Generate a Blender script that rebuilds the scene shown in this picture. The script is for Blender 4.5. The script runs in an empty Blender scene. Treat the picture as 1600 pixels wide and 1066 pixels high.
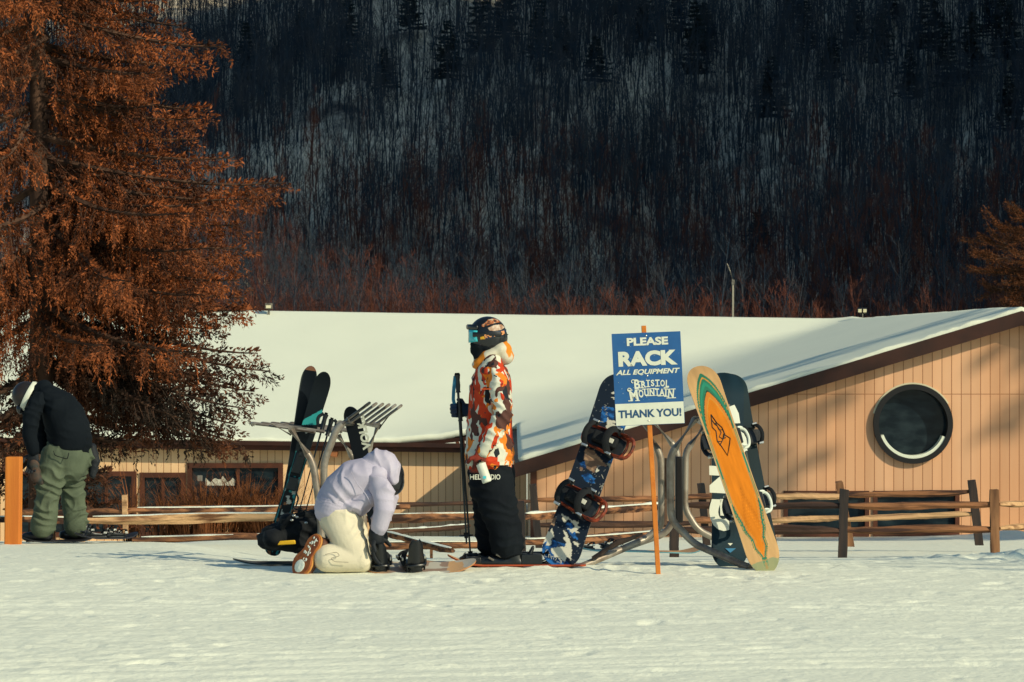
import bpy, bmesh, math, random
import numpy as np
from mathutils import Vector, Matrix, noise as mnoise
rad = math.radians
sc = bpy.context.scene
COL = sc.collection
# ---------------------------------------------------------------- camera
F = 4500.0; CZ = 1.6; H0 = 533.0
cam = bpy.data.cameras.new('camera'); cam_o = bpy.data.objects.new('camera', cam); COL.objects.link(cam_o)
cam_o.location = (0, 0, CZ); cam_o.rotation_euler = (rad(90), 0, 0)
cam.sensor_width = 36; cam.lens = F/1600*36; cam.clip_start = 0.5; cam.clip_end = 3000
cam.dof.use_dof = True; cam.dof.focus_distance = 20.4; cam.dof.aperture_fstop = 20
sc.camera = cam_o
# ---------------------------------------------------------------- light
EL, AZ = 30.0, 52.0
L = Vector((math.cos(rad(EL))*math.sin(rad(AZ)), -math.cos(rad(EL))*math.cos(rad(AZ)), math.sin(rad(EL))))
sun = bpy.data.lights.new('sun', 'SUN'); sun.energy = 3.9; sun.angle = rad(0.5); sun.color = (1.0, 0.89, 0.62)
sun_o = bpy.data.objects.new('sun', sun); COL.objects.link(sun_o)
sun_o.rotation_euler = L.to_track_quat('Z', 'Y').to_euler(); sun_o.location = (30, -20, 30)
w = bpy.data.worlds.new('World'); sc.world = w; w.use_nodes = True
nt = w.node_tree; nt.nodes.clear()
sky = nt.nodes.new('ShaderNodeTexSky'); sky.sky_type = 'NISHITA'; sky.sun_disc = False
sky.sun_elevation = rad(EL); sky.sun_rotation = rad(180-AZ)
tint = nt.nodes.new('ShaderNodeMix'); tint.data_type = 'RGBA'; tint.blend_type = 'MULTIPLY'; tint.inputs[0].default_value = 1
tint.inputs[7].default_value = (0.65, 0.86, 0.86, 1)
bg = nt.nodes.new('ShaderNodeBackground'); bg.inputs[1].default_value = 0.115
wo = nt.nodes.new('ShaderNodeOutputWorld')
nt.links.new(sky.outputs[0], tint.inputs[6]); nt.links.new(tint.outputs[2], bg.inputs[0]); nt.links.new(bg.outputs[0], wo.inputs[0])
sc.view_settings.view_transform = 'Standard'; sc.view_settings.look = 'None'
sc.view_settings.exposure = 0.0; sc.view_settings.gamma = 1.0
# ---------------------------------------------------------------- helpers
def W(px, py, Y): return Vector(((px-800)*Y/F, Y, CZ+(H0-py)*Y/F))
def tag(o, label=None, cat=None, group=None, kind=None):
    if label: o['label'] = label
    if cat: o['category'] = cat
    if group: o['group'] = group
    if kind: o['kind'] = kind
    return o
def empty(name, M, label, cat, group=None, kind=None):
    o = bpy.data.objects.new(name, None); COL.objects.link(o)
    if isinstance(M, Matrix): o.matrix_world = M
    else: o.location = M
    o.empty_display_size = 0.1
    return tag(o, label, cat, group, kind)
def link_mesh(name, me, mats=None, parent=None):
    o = bpy.data.objects.new(name, me); COL.objects.link(o)
    if mats is not None:
        for m in (mats if isinstance(mats, (list, tuple)) else [mats]): me.materials.append(m)
    if parent: o.parent = parent
    return o
def copy_tree(o, parent=None):
    c = o.copy(); COL.objects.link(c); c.parent = parent
    for ch in o.children: copy_tree(ch, c)
    return c
def np_mesh(name, V, Fq, smooth=False):
    """V (n,3); Fq (m,k) int array of equal-sized faces"""
    me = bpy.data.meshes.new(name); V = np.asarray(V, np.float32); Fq = np.asarray(Fq, np.int32)
    k = Fq.shape[1]; m = len(Fq)
    me.vertices.add(len(V)); me.vertices.foreach_set('co', V.ravel())
    me.loops.add(m*k); me.loops.foreach_set('vertex_index', Fq.ravel())
    me.polygons.add(m); me.polygons.foreach_set('loop_start', np.arange(0, m*k, k, dtype=np.int32))
    me.polygons.foreach_set('use_smooth', np.full(m, smooth))
    me.update(calc_edges=True)
    return me
def frame_of(t, up=Vector((0, 0, 1))):
    t = t.normalized()
    if abs(t.dot(up)) > 0.97: up = Vector((0, 1, 0))
    a = t.cross(up).normalized(); b = a.cross(t).normalized()
    return a, b
class MB:
    def __init__(s): s.v = []; s.f = []; s.m = []
    def add(s, vs, fs, mi=0, M=None):
        n = len(s.v)
        for p in vs:
            p = Vector(p); s.v.append(M @ p if M else p)
        for f in fs: s.f.append([i+n for i in f]); s.m.append(mi)
    def box(s, c, d, mi=0, M=None, R=None):
        x, y, z = d[0]/2, d[1]/2, d[2]/2; c = Vector(c)
        vs = [Vector((a*x, b*y, e*z)) for a in (-1, 1) for b in (-1, 1) for e in (-1, 1)]
        if R: vs = [R @ p for p in vs]
        s.add([c+p for p in vs], [(0, 1, 3, 2), (4, 6, 7, 5), (0, 4, 5, 1), (2, 3, 7, 6), (0, 2, 6, 4), (1, 5, 7, 3)], mi, M)
    def tube(s, pts, r, n=8, mi=0, M=None, caps=True, side=None, closed=False):
        """r: float, list of floats, or list of (a,b); b measured along `side`"""
        pts = [Vector(p) for p in pts]; k = len(pts)
        if not isinstance(r, (list, tuple)): r = [r]*k
        vs = []; pa = None
        for i, p in enumerate(pts):
            t = (pts[(i+1) % k]-pts[i-1]) if closed else (pts[min(i+1, k-1)]-pts[max(i-1, 0)])
            t.normalize()
            if side is not None:
                b = Vector(side); b = (b - t*b.dot(t)).normalized(); a = b.cross(t).normalized()
            elif pa is not None:
                a = (pa - t*pa.dot(t)).normalized(); b = t.cross(a)
            else:
                a, b = frame_of(t)
            pa = a
            ra, rb = r[i] if isinstance(r[i], (list, tuple)) else (r[i], r[i])
            for j in range(n):
                g = 2*math.pi*j/n; vs.append(p+a*(ra*math.cos(g))+b*(rb*math.sin(g)))
        fs = []
        for i in range(k if closed else k-1):
            for j in range(n):
                i2 = (i+1) % k; fs.append((i*n+j, i*n+(j+1) % n, i2*n+(j+1) % n, i2*n+j))
        if caps and not closed:
            fs.append(tuple(range(n))[::-1]); fs.append(tuple((k-1)*n+j for j in range(n)))
        s.add(vs, fs, mi, M)
    def cap_tube(s, pts, r, n=16, side=(0, 1, 0), M=None):
        """tube with rounded ends, for remeshing into bodies"""
        pts = [Vector(p) for p in pts]; r = [q if isinstance(q, (list, tuple)) else (q, q) for q in r]
        d0 = (pts[0]-pts[1]).normalized(); d1 = (pts[-1]-pts[-2]).normalized()
        P = []; R = []
        for k in (0.12, 0.45, 0.78): 
            g = k*math.pi/2; P.append(pts[0]+d0*min(r[0])*math.cos(g)); R.append((r[0][0]*math.sin(g), r[0][1]*math.sin(g)))
        P += pts; R += list(r)
        for k in (0.78, 0.45, 0.12):
            g = k*math.pi/2; P.append(pts[-1]+d1*min(r[-1])*math.cos(g)); R.append((r[-1][0]*math.sin(g), r[-1][1]*math.sin(g)))
        s.tube(P, R, n, M=M, side=side)
    def ell(s, c, rx, ry, rz, nu=16, nv=10, mi=0, R=None, M=None):
        c = Vector(c); vs = [Vector((0, 0, rz))]
        for i in range(1, nv):
            a = math.pi*i/nv
            for j in range(nu):
                b = 2*math.pi*j/nu; vs.append(Vector((rx*math.sin(a)*math.cos(b), ry*math.sin(a)*math.sin(b), rz*math.cos(a))))
        vs.append(Vector((0, 0, -rz)))
        if R: vs = [R @ p for p in vs]
        fs = [(0, 1+j, 1+(j+1) % nu) for j in range(nu)]
        for i in range(nv-2):
            for j in range(nu):
                a = 1+i*nu; fs.append((a+j, a+nu+j, a+nu+(j+1) % nu, a+(j+1) % nu))
        e = len(vs)-1; a = 1+(nv-2)*nu
        fs += [(a+(j+1) % nu, a+j, e) for j in range(nu)]
        s.add([c+p for p in vs], fs, mi, M)
    def build(s, name, mats, parent=None, smooth=True, local=False, bevel=0, sub=0):
        off = Vector((0, 0, 0)) if (parent is None or local) else parent.location.copy()
        q = parent
        if parent is not None and not local:
            while q.parent: q = q.parent; off += q.location
        me = bpy.data.meshes.new(name)
        me.from_pydata([tuple(p-off) for p in s.v], [], s.f)
        me.polygons.foreach_set('material_index', s.m); me.polygons.foreach_set('use_smooth', [smooth]*len(s.f))
        o = link_mesh(name, me, mats, parent)
        if bevel:
            b = o.modifiers.new('bevel', 'BEVEL'); b.width = bevel; b.segments = 2; b.limit_method = 'ANGLE'
        if smooth: 
            try: me.set_sharp_from_angle(angle=rad(40))
            except Exception: pass
        return o
WORK = bpy.data.scenes.new('work')     # modifiers are evaluated in a scene of their own, removed at the end
def evaluated(o):
    WORK.collection.objects.link(o)
    with bpy.context.temp_override(scene=WORK, view_layer=WORK.view_layers[0]):
        dg = bpy.context.evaluated_depsgraph_get(); dg.update(); me = bpy.data.meshes.new_from_object(o.evaluated_get(dg))
    WORK.collection.objects.unlink(o); return me
def sculpt(name, mb, mat, parent, voxel=0.012, smooth=6, wr=0.0, wsc=(9, 9, 4), seed=0, local=True, fold=((.25, .1, 1), 42)):
    """union of closed shapes -> one continuous voxel-remeshed, smoothed, wrinkled surface"""
    off = Vector((0, 0, 0)); q_ = None if local else parent
    while q_ is not None: off += q_.location; q_ = q_.parent
    me = bpy.data.meshes.new(name); me.from_pydata([tuple(p-off) for p in mb.v], [], mb.f)
    t = bpy.data.objects.new(name, me)
    m = t.modifiers.new('r', 'REMESH'); m.mode = 'VOXEL'; m.voxel_size = voxel
    if smooth:
        s = t.modifiers.new('s', 'SMOOTH'); s.factor = 0.5; s.iterations = smooth
    out = evaluated(t); bpy.data.objects.remove(t); bpy.data.meshes.remove(me)
    if wr:
        n_ = len(out.vertices); co = np.empty(n_*3, np.float32); no = np.empty(n_*3, np.float32)
        out.vertices.foreach_get('co', co); out.vertices.foreach_get('normal', no); co = co.reshape(-1, 3); no = no.reshape(-1, 3)
        q = Vector((seed*7.3, seed*3.1, seed*1.7)); fd = Vector(fold[0]).normalized(); fd2 = Vector(fold[2] if len(fold) > 2 else (fold[0][2], 0.3, -fold[0][0])).normalized(); dd = np.empty(n_)
        for k in range(n_):
            p = Vector(co[k]); big = mnoise.noise(p*wsc[0]+q); md = mnoise.noise(p*6.5-q); ms = min(1, max(0, mnoise.noise(p*4.1+q*2)*2.6+.45)); m2 = min(1, max(0, mnoise.noise(p*3.7-q*3)*2.6+.1))
            f = abs(math.sin(p.dot(fd)*fold[1]+3.2*md)); g = abs(math.sin(p.dot(fd2)*fold[1]*.8+3.5*big))
            dd[k] = wr*(.9*big+ms*((1-f)**1.3*1.25-.35)+m2*((1-g)**1.5*.9-.25))
        out.vertices.foreach_set('co', (co+no*dd[:, None]).astype(np.float32).ravel()); out.update()
    out.polygons.foreach_set('use_smooth', [True]*len(out.polygons))
    out.name = name; out.materials.clear()
    return link_mesh(name, out, mat, parent)
def curve_mesh(splines, extrude=0.0, bev=0.0):
    cu = bpy.data.curves.new('c', 'CURVE'); cu.dimensions = '2D'; cu.fill_mode = 'BOTH'; cu.extrude = extrude; cu.bevel_depth = bev
    for pts in splines:
        sp = cu.splines.new('POLY'); sp.points.add(len(pts)-1)
        for i, p in enumerate(pts): sp.points[i].co = (p[0], p[1], 0, 1)
        sp.use_cyclic_u = True
    o = bpy.data.objects.new('c', cu); me = evaluated(o)
    bpy.data.objects.remove(o); bpy.data.curves.remove(cu); me.materials.clear(); return me
def text_mesh(s, size=1.0, bold=0.0, extrude=0.0, shear=0.0, sx=1.0):
    cu = bpy.data.curves.new('t', 'FONT'); cu.body = s; cu.size = size; cu.offset = bold; cu.extrude = extrude; cu.shear = shear
    cu.align_x = 'CENTER'; cu.resolution_u = 4
    o = bpy.data.objects.new('t', cu); me = evaluated(o)
    bpy.data.objects.remove(o); bpy.data.curves.remove(cu); me.materials.clear()
    n = len(me.vertices); co = np.empty(n*3, np.float32); me.vertices.foreach_get('co', co); co = co.reshape(-1, 3)
    return me, co
def fit_text(s, cx, cy, wd, ht, bold=0.0, shear=0.0, rot=0.0, z=0.0):
    """text as verts/faces fitted to a box centred at cx,cy"""
    me, co = text_mesh(s, 1.0, bold, 0, 0)
    co[:, 0] += shear*co[:, 1]
    mn, mx = co.min(0), co.max(0); c = (mn+mx)/2
    x = (co[:, 0]-c[0])/(mx[0]-mn[0])*wd; y = (co[:, 1]-c[1])/(mx[1]-mn[1])*ht
    ca, sa = math.cos(rot), math.sin(rot)
    vs = [Vector((cx+a*ca-b*sa, cy+a*sa+b*ca, z)) for a, b in zip(x, y)]
    return vs, [tuple(p.vertices) for p in me.polygons]
def axes(origin, yv, zhint):
    """matrix whose Y runs along yv and whose Z is close to zhint"""
    y = Vector(yv).normalized(); z = Vector(zhint); z = (z-y*z.dot(y)).normalized(); x = y.cross(z)
    M = Matrix((x, y, z)).transposed().to_4x4(); M.translation = origin
    return M
def px_local(M, pts, z=0.0):
    """rays through photo pixels met with the plane z=const of frame M"""
    Mi = M.inverted(); o = Mi @ Vector((0, 0, CZ)); out = []
    for px, py in pts:
        d = (Mi.to_3x3() @ Vector(((px-800)/F, 1, (H0-py)/F))); t = (z-o.z)/d.z
        p = o+d*t; out.append((p.x, p.y))
    return out
def inpoly(X, Y, poly):
    r = np.zeros(X.shape, bool); n = len(poly)
    for i in range(n):
        x1, y1 = poly[i]; x2, y2 = poly[(i+1) % n]
        c = ((y1 > Y) != (y2 > Y)) & (X < (x2-x1)*(Y-y1)/(y2-y1+1e-12)+x1); r ^= c
    return r
# value noise in numpy
def vnoise(x, y, seed=0):
    xi = np.floor(x).astype(np.int64); yi = np.floor(y).astype(np.int64); fx = x-xi; fy = y-yi
    fx = fx*fx*fx*(fx*(fx*6-15)+10); fy = fy*fy*fy*(fy*(fy*6-15)+10)
    def h(a, b):
        n = (a*374761393+b*668265263+seed*982451653) & 0xffffffff
        n = ((n ^ (n >> 13))*1274126177) & 0xffffffff
        return ((n ^ (n >> 16)) & 0xffff)/32767.5-1
    return (h(xi, yi)*(1-fx)+h(xi+1, yi)*fx)*(1-fy)+(h(xi, yi+1)*(1-fx)+h(xi+1, yi+1)*fx)*fy
# ---------------------------------------------------------------- materials
def mat(name, base, rough=0.8, base2=None, nscale=6, detail=4, bump=0.0, bscale=30, metallic=0.0, stretch=(1, 1, 1), lo=0.35, hi=0.65, spec=0.3, base3=None, transl=None, attr=None, bdist=0.01, sheen=0):
    m = bpy.data.materials.new(name); m.use_nodes = True; t = m.node_tree; n = t.nodes; lk = t.links
    b = n['Principled BSDF']; b.inputs['Roughness'].default_value = rough; b.inputs['Metallic'].default_value = metallic
    b.inputs['Specular IOR Level'].default_value = spec
    b.inputs['Base Color'].default_value = (*base, 1)
    tc = n.new('ShaderNodeTexCoord'); mp = n.new('ShaderNodeMapping'); mp.inputs['Scale'].default_value = stretch
    lk.new(tc.outputs['Object'], mp.inputs[0])
    src = None
    if attr:
        a = n.new('ShaderNodeAttribute'); a.attribute_name = attr; src = a.outputs[0]; lk.new(src, b.inputs['Base Color'])
    if base2:
        nz = n.new('ShaderNodeTexNoise'); nz.inputs['Scale'].default_value = nscale; nz.inputs['Detail'].default_value = detail
        lk.new(mp.outputs[0], nz.inputs[0])
        cr = n.new('ShaderNodeValToRGB'); cr.color_ramp.elements[0].position = lo; cr.color_ramp.elements[1].position = hi
        cr.color_ramp.elements[0].color = (*base, 1); cr.color_ramp.elements[1].color = (*base2, 1)
        if base3:
            e = cr.color_ramp.elements.new((lo+hi)/2); e.color = (*base3, 1)
        lk.new(nz.outputs[0], cr.inputs[0]); lk.new(cr.outputs[0], b.inputs['Base Color'])
    if bump:
        nb = n.new('ShaderNodeTexNoise'); nb.inputs['Scale'].default_value = bscale; nb.inputs['Detail'].default_value = 5
        bp = n.new('ShaderNodeBump'); bp.inputs['Strength'].default_value = bump; bp.inputs['Distance'].default_value = bdist
        lk.new(mp.outputs[0], nb.inputs[0]); lk.new(nb.outputs[0], bp.inputs['Height']); lk.new(bp.outputs[0], b.inputs['Normal'])
    if sheen: b.inputs['Sheen Weight'].default_value = sheen
    return m
SNOWC = (0.85, 0.865, 0.725)
M_snow = mat('snow', SNOWC, 0.65, (0.74, 0.77, 0.70), 1.2, 6, bump=0.5, bscale=26, spec=0.25, bdist=0.02)
M_roofsnow = mat('roof snow', (0.77, 0.795, 0.655), 0.7, (0.75, 0.775, 0.64), 0.5, 4, bump=0.15, bscale=5, bdist=0.03)
# ---------------------------------------------------------------- ground
YK = np.array([-60, 0, 18, 20.5, 24, 27, 33, 36, 42, 48, 62, 90, 120])
def _zk(py, Y): return CZ-(np.asarray(py)-H0)/F*Y
ZR = np.array([0, 0, 0, 0, *_zk([874.8, 873.6, 871.5, 864, 850, 838, 843], np.array([24, 27, 33, 36, 42, 48, 62.])), -3.2, -3.2])
ZL = np.array([0, 0, 0.0, 0.0, *_zk([860, 848, 849, 850, 852, 852, 845], np.array([24, 27, 33, 36, 42, 48, 62.])), -3.2, -3.2])
def smooth_prof(Z):
    yy = np.linspace(-60, 120, 1801); z = np.interp(yy, YK, Z); k = np.hanning(13); k /= k.sum()
    zs = np.convolve(np.pad(z, 6, mode='edge'), k, 'valid'); return yy, zs
_pr, _pl = smooth_prof(ZR), smooth_prof(ZL)
def gbase(x, y):
    x = np.asarray(x, float); y = np.asarray(y, float)
    u = x/np.maximum(y, 8); t = np.clip((u+0.125)/0.05, 0, 1); t = t*t*(3-2*t)
    return np.interp(y, *_pl)*(1-t)+np.interp(y, *_pr)*t
def gz(x, y): return float(gbase(x, y))
def G(px, Y): x = (px-800)*Y/F; return Vector((x, Y, gz(x, Y)))
def hillz(x, y):
    s = y-(335-0.35*x+12*np.sin(x/37.0)+7*vnoise(x/22, y/30, 5))
    h = 0.43*np.where(s > 0, s*s/(s+12), 0)
    h = h+np.clip(s/40, 0, 1)*(2.2*vnoise(x/13, y/13, 9)+1.0*vnoise(x/5, y/5, 2))
    key = y+0.78*x+14*vnoise(x/25, y/25, 77)
    sp = (352-np.clip(0.8*(key-395), 0, 75)+22*vnoise(key/7.0, key*0+.5, 78)*np.clip((key-395)/20, 0, 1))*np.exp(-((x-300)/95)**2)*np.clip((key-322)/45, 0, 1)*np.clip((560-y)/150, 0, 1)   # unseen ridge added right of the view to shade the hillside
    return h+np.where(x > 100, sp, sp*np.clip((x-60)/40, 0, 1))
def terrain(x, y):
    z = gbase(x, y)
    near = np.clip((y-10)/3, 0, 1)*np.clip((60-y)/20, 0, 1)
    amp = np.where(y < 21, 1, np.clip(1-(y-21)/6, 0.55, 1))*near
    n = 0.013*vnoise(x*0.6, y*0.35, 1)+0.003*vnoise(x*1.6, y*2.2, 2)+0.0025*vnoise(x*4+vnoise(x, y, 8)*2, y*6, 3)+0.0026*vnoise(x*9, y*14, 4)*(0.7+0.9*vnoise(x*.9, y*.7, 15))+0.0040*vnoise(x*15, y*16, 16)*(0.6+0.9*vnoise(x*1.3+5, y*1.1, 19))
    c = vnoise(x*7.5, y*6, 11)+0.4*vnoise(x*19, y*17, 12); n = n+0.020*np.clip(c-0.72, 0, 1)
    dd = vnoise(x*3.1, y*2.2, 13)+0.4*vnoise(x*9, y*8, 14); n = n-0.03*np.clip(dd-0.92, 0, .30)
    d2 = vnoise(x*7.3+3, y*5.2, 17)+0.5*vnoise(x*16, y*14, 18); n = n-0.035*np.clip(d2-1.0, 0, .4)
    # ski tracks
    tr = np.sin((x*0.35+y*0.9+0.4*vnoise(x*.3, y*.3, 6))*2.3); n = n-0.012*np.clip(tr-0.93, 0, 1)*10*0.5
    # broken, shovelled snow at the right behind the fence posts
    rub = np.exp(-((x-4.35)/1.0)**2-((y-23.6)/1.3)**2); n = n+rub*(0.16*np.abs(vnoise(x*4, y*3.0, 21))+0.07*vnoise(x*9, y*7, 22)+.03*vnoise(x*21, y*17, 24))
    rb2 = np.exp(-((x-8.2)/1.8)**2-((y-44)/2.5)**2); n = n+rb2*0.45*(0.75+0.35*vnoise(x*1.6, y*1.1, 23))
    # bank at the wall foot
    # ridge of loose snow round the feet
    lo = np.exp(-((y-20.2)/0.22)**2)*np.clip(1-np.abs(x-0.6)/1.3, 0, 1); n = n+lo*(0.014+0.016*vnoise(x*17, y*15, 31))
    # flatten under things standing on the snow
    z = z+n*amp
    return z+hillz(x, y)
def grid_axis(lo, a, b, hi, step, growth):
    c = list(np.arange(a, b+1e-6, step)); s = step; v = b
    while v < hi: s = s*growth; v += s; c.append(v)
    s = step; v = a; l = []
    while v > lo: s = s*growth; v -= s; l.append(v)
    return np.array(l[::-1]+c)
gx = grid_axis(-500, -6.5, 6.5, 500, 0.032, 1.05); gy = grid_axis(-60, 12.2, 26, 900, 0.030, 1.02)
GX, GY = np.meshgrid(gx, gy); GZ = terrain(GX, GY)
nx, ny = len(gx), len(gy)
_r = random.Random(3)
def dent(cx, cy, a, rx, ry, dep, rim=.18):
    global GZ
    i0, i1 = np.searchsorted(gy, [cy-.5, cy+.5]); j0, j1 = np.searchsorted(gx, [cx-.5, cx+.5]); X = GX[i0:i1, j0:j1]-cx; Y = GY[i0:i1, j0:j1]-cy
    u = (X*math.cos(a)+Y*math.sin(a))/rx; v = (-X*math.sin(a)+Y*math.cos(a))/ry; d = u*u+v*v; GZ[i0:i1, j0:j1] += -dep*np.exp(-d*d)+dep*rim*np.exp(-(np.sqrt(d)-1.5)**2*6)
for k in range(150):   # boot prints, thickest round the racks
    cy = 19.9+abs(_r.gauss(0, 1.6)) if k % 3 else _r.uniform(13, 20); cx = _r.gauss(0, 2.6) if k % 3 else _r.uniform(-4, 4)
    if k % 3 and cy < 20.6 and -2.2 < cx < 2.2: cy -= .9
    dent(cx, cy, _r.uniform(0, 3.1), .12, .055, _r.uniform(.007, .018))
for k in range(26):   # ski and board tracks
    y0, m, dep = _r.uniform(12.6, 19.6), _r.uniform(-.35, .35), _r.uniform(.004, .012); c_ = _r.uniform(-.02, .02); wd = _r.choice((.04, .045, .05, .11)); x0 = _r.uniform(-9, 6); ln = _r.uniform(2, 12)
    for off in ((0, .26) if wd < .1 else (0,)):
        d = (GY-(y0+off+m*GX+c_*GX**2))/wd; GZ -= dep*np.exp(-d*d)*np.clip((GX-x0)*2, 0, 1)*np.clip((x0+ln-GX)*2, 0, 1)
idx = np.arange(nx*ny).reshape(ny, nx)
fq = np.stack([idx[:-1, :-1], idx[:-1, 1:], idx[1:, 1:], idx[1:, :-1]], -1).reshape(-1, 4)
me = np_mesh('snow_ground', np.stack([GX, GY, GZ], -1).reshape(-1, 3), fq, True)
# far slope: litter brown paints in shade, warm snow sunlight; nearer snow clean
M_ground = mat('snow ground', SNOWC, 0.65, spec=0.25)
t = M_ground.node_tree; n = t.nodes; lk = t.links; b = n['Principled BSDF']
geo = n.new('ShaderNodeNewGeometry'); sep = n.new('ShaderNodeSeparateXYZ'); lk.new(geo.outputs['Position'], sep.inputs[0])
n1 = n.new('ShaderNodeTexNoise'); n1.inputs['Scale'].default_value = 1.3; n1.inputs['Detail'].default_value = 6; lk.new(geo.outputs['Position'], n1.inputs[0])
c1 = n.new('ShaderNodeValToRGB'); c1.color_ramp.elements[0].position = .3; c1.color_ramp.elements[1].position = .7
c1.color_ramp.elements[0].color = (0.82, 0.835, 0.70, 1); c1.color_ramp.elements[1].color = (*SNOWC, 1); lk.new(n1.outputs[0], c1.inputs[0])
n2 = n.new('ShaderNodeTexNoise'); n2.inputs['Scale'].default_value = 0.055; n2.inputs['Detail'].default_value = 7; n2.inputs['Roughness'].default_value = .7; lk.new(geo.outputs['Position'], n2.inputs[0])
c2 = n.new('ShaderNodeValToRGB'); c2.color_ramp.elements[0].position = .34; c2.color_ramp.elements[1].position = .50
c2.color_ramp.elements[0].color = (0.09, 0.075, 0.07, 1); c2.color_ramp.elements[1].color = (0.92, 0.77, 0.58, 1); mr2 = n.new('ShaderNodeMapRange'); mr2.inputs[1].default_value = 330; mr2.inputs[2].default_value = 405; mr2.inputs[3].default_value = -.10; mr2.inputs[4].default_value = .02; lk.new(sep.outputs[1], mr2.inputs[0]); ad = n.new('ShaderNodeMath'); ad.operation = 'ADD'; lk.new(n2.outputs[0], ad.inputs[0]); lk.new(mr2.outputs[0], ad.inputs[1]); lk.new(ad.outputs[0], c2.inputs[0])
mr = n.new('ShaderNodeMapRange'); mr.inputs[1].default_value = 250; mr.inputs[2].default_value = 300; lk.new(sep.outputs[1], mr.inputs[0])
mx = n.new('ShaderNodeMix'); mx.data_type = 'RGBA'; lk.new(mr.outputs[0], mx.inputs[0]); lk.new(c1.outputs[0], mx.inputs[6]); lk.new(c2.outputs[0], mx.inputs[7]); lk.new(mx.outputs[2], b.inputs['Base Color'])
n3 = n.new('ShaderNodeTexNoise'); n3.inputs['Scale'].default_value = 22; n3.inputs['Detail'].default_value = 6; lk.new(geo.outputs['Position'], n3.inputs[0])
bp = n.new('ShaderNodeBump'); bp.inputs['Strength'].default_value = 0.55; bp.inputs['Distance'].default_value = 0.015; lk.new(n3.outputs[0], bp.inputs['Height']); lk.new(bp.outputs[0], b.inputs['Normal'])
tag(link_mesh('snow_ground', me, M_ground), kind='structure')
# ================================================================ forest on the hillside
rng = random.Random(11); nr = np.random.RandomState(5)
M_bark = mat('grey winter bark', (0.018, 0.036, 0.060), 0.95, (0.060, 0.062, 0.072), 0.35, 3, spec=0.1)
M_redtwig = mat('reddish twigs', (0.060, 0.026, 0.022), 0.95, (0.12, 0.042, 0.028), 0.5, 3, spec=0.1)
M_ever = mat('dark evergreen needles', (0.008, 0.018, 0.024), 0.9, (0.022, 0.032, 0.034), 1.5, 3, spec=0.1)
def rnd(a, b): return rng.uniform(a, b)
def stick(V, Fc, p0, p1, r0, r1, n=3):
    t = p1-p0
    a, b = frame_of(t); k = len(V)
    for p, r in ((p0, r0), (p1, r1)):
        for j in range(n):
            g = 2*math.pi*j/n; V.append(p+a*(r*math.cos(g))+b*(r*math.sin(g)))
    for j in range(n): Fc.append((k+j, k+(j+1) % n, k+n+(j+1) % n, k+n+j))
def bare_tree(h, r, crown0=0.35, nb=13, tw=5, spread=0.34, lean=0.03, twr=0.012):
    V = []; Fc = []
    p = Vector((0, 0, -0.8)); d = Vector((rnd(-lean, lean), rnd(-lean, lean), 1)).normalized(); segs = 7; pts = [p.copy()]
    for i in range(segs):
        d = (d+Vector((rnd(-.07, .07), rnd(-.07, .07), 0))).normalized(); p = p+d*((h+.8)/segs); pts.append(p.copy())
    rr = [r*(1-i/segs)**0.8+0.02 for i in range(segs+1)]
    for i in range(segs): stick(V, Fc, pts[i], pts[i+1], rr[i], rr[i+1], 4)
    def at(t):
        s = t*segs; i = min(int(s), segs-1); return pts[i].lerp(pts[i+1], s-i), rr[i]
    for k in range(nb):
        t = crown0+(0.97-crown0)*(k+rnd(0, .8))/nb; q, rk = at(t); az = rnd(0, 6.28); L0 = h*spread*(1.1-0.75*t)*rnd(.6, 1.25)
        dv = Vector((math.cos(az), math.sin(az), rnd(.8, 1.9))).normalized(); br = max(.018, rk*.42)
        q1 = q+dv*L0*.5; dv2 = (dv+Vector((rnd(-.2, .2), rnd(-.2, .2), .4))).normalized(); q2 = q1+dv2*L0*.55
        stick(V, Fc, q, q1, br, br*.6); stick(V, Fc, q1, q2, br*.6, .012)
        for m in range(tw):
            u = rnd(.25, 1); s = q.lerp(q1, u*2) if u < .5 else q1.lerp(q2, u*2-1)
            tv = (dv+Vector((rnd(-1, 1), rnd(-1, 1), rnd(-.2, .9)))).normalized(); e = s+tv*L0*rnd(.2, .5)
            stick(V, Fc, s, e, twr*1.4, twr*.6)
            for _ in range(2):
                s2 = s.lerp(e, rnd(.3, .9)); e2 = s2+(tv+Vector((rnd(-1, 1), rnd(-1, 1), rnd(-.2, 1)))).normalized()*L0*rnd(.1, .3); k0 = len(V)
                sd = frame_of(e2-s2)[0]*twr; V += [s2-sd, s2+sd, e2+sd*.4, e2-sd*.4]; Fc.append((k0, k0+1, k0+2, k0+3))
    return np.array([tuple(v) for v in V], np.float32), np.array(Fc, np.int32)
protos = [bare_tree(rnd(10, 14.5), rnd(.05, .11), rnd(.25, .45), 16, 5, .30, .07, .009) for _ in range(7)]
protos += [bare_tree(rnd(5, 9), rnd(.05, .09), .2, 10, 4, .4) for _ in range(4)]
redp = [bare_tree(rnd(7, 10.5), rnd(.05, .09), rnd(.25, .4), 15, 6, .36, .08, .013) for _ in range(4)]
pmesh = [np_mesh('bare_tree', v, f) for v, f in protos]; rmesh = [np_mesh('bare_tree', v, f) for v, f in redp]
for m_ in pmesh: m_.materials.append(M_bark)
for m_ in rmesh: m_.materials.append(M_redtwig)
sites = []
y = 306.0
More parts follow.
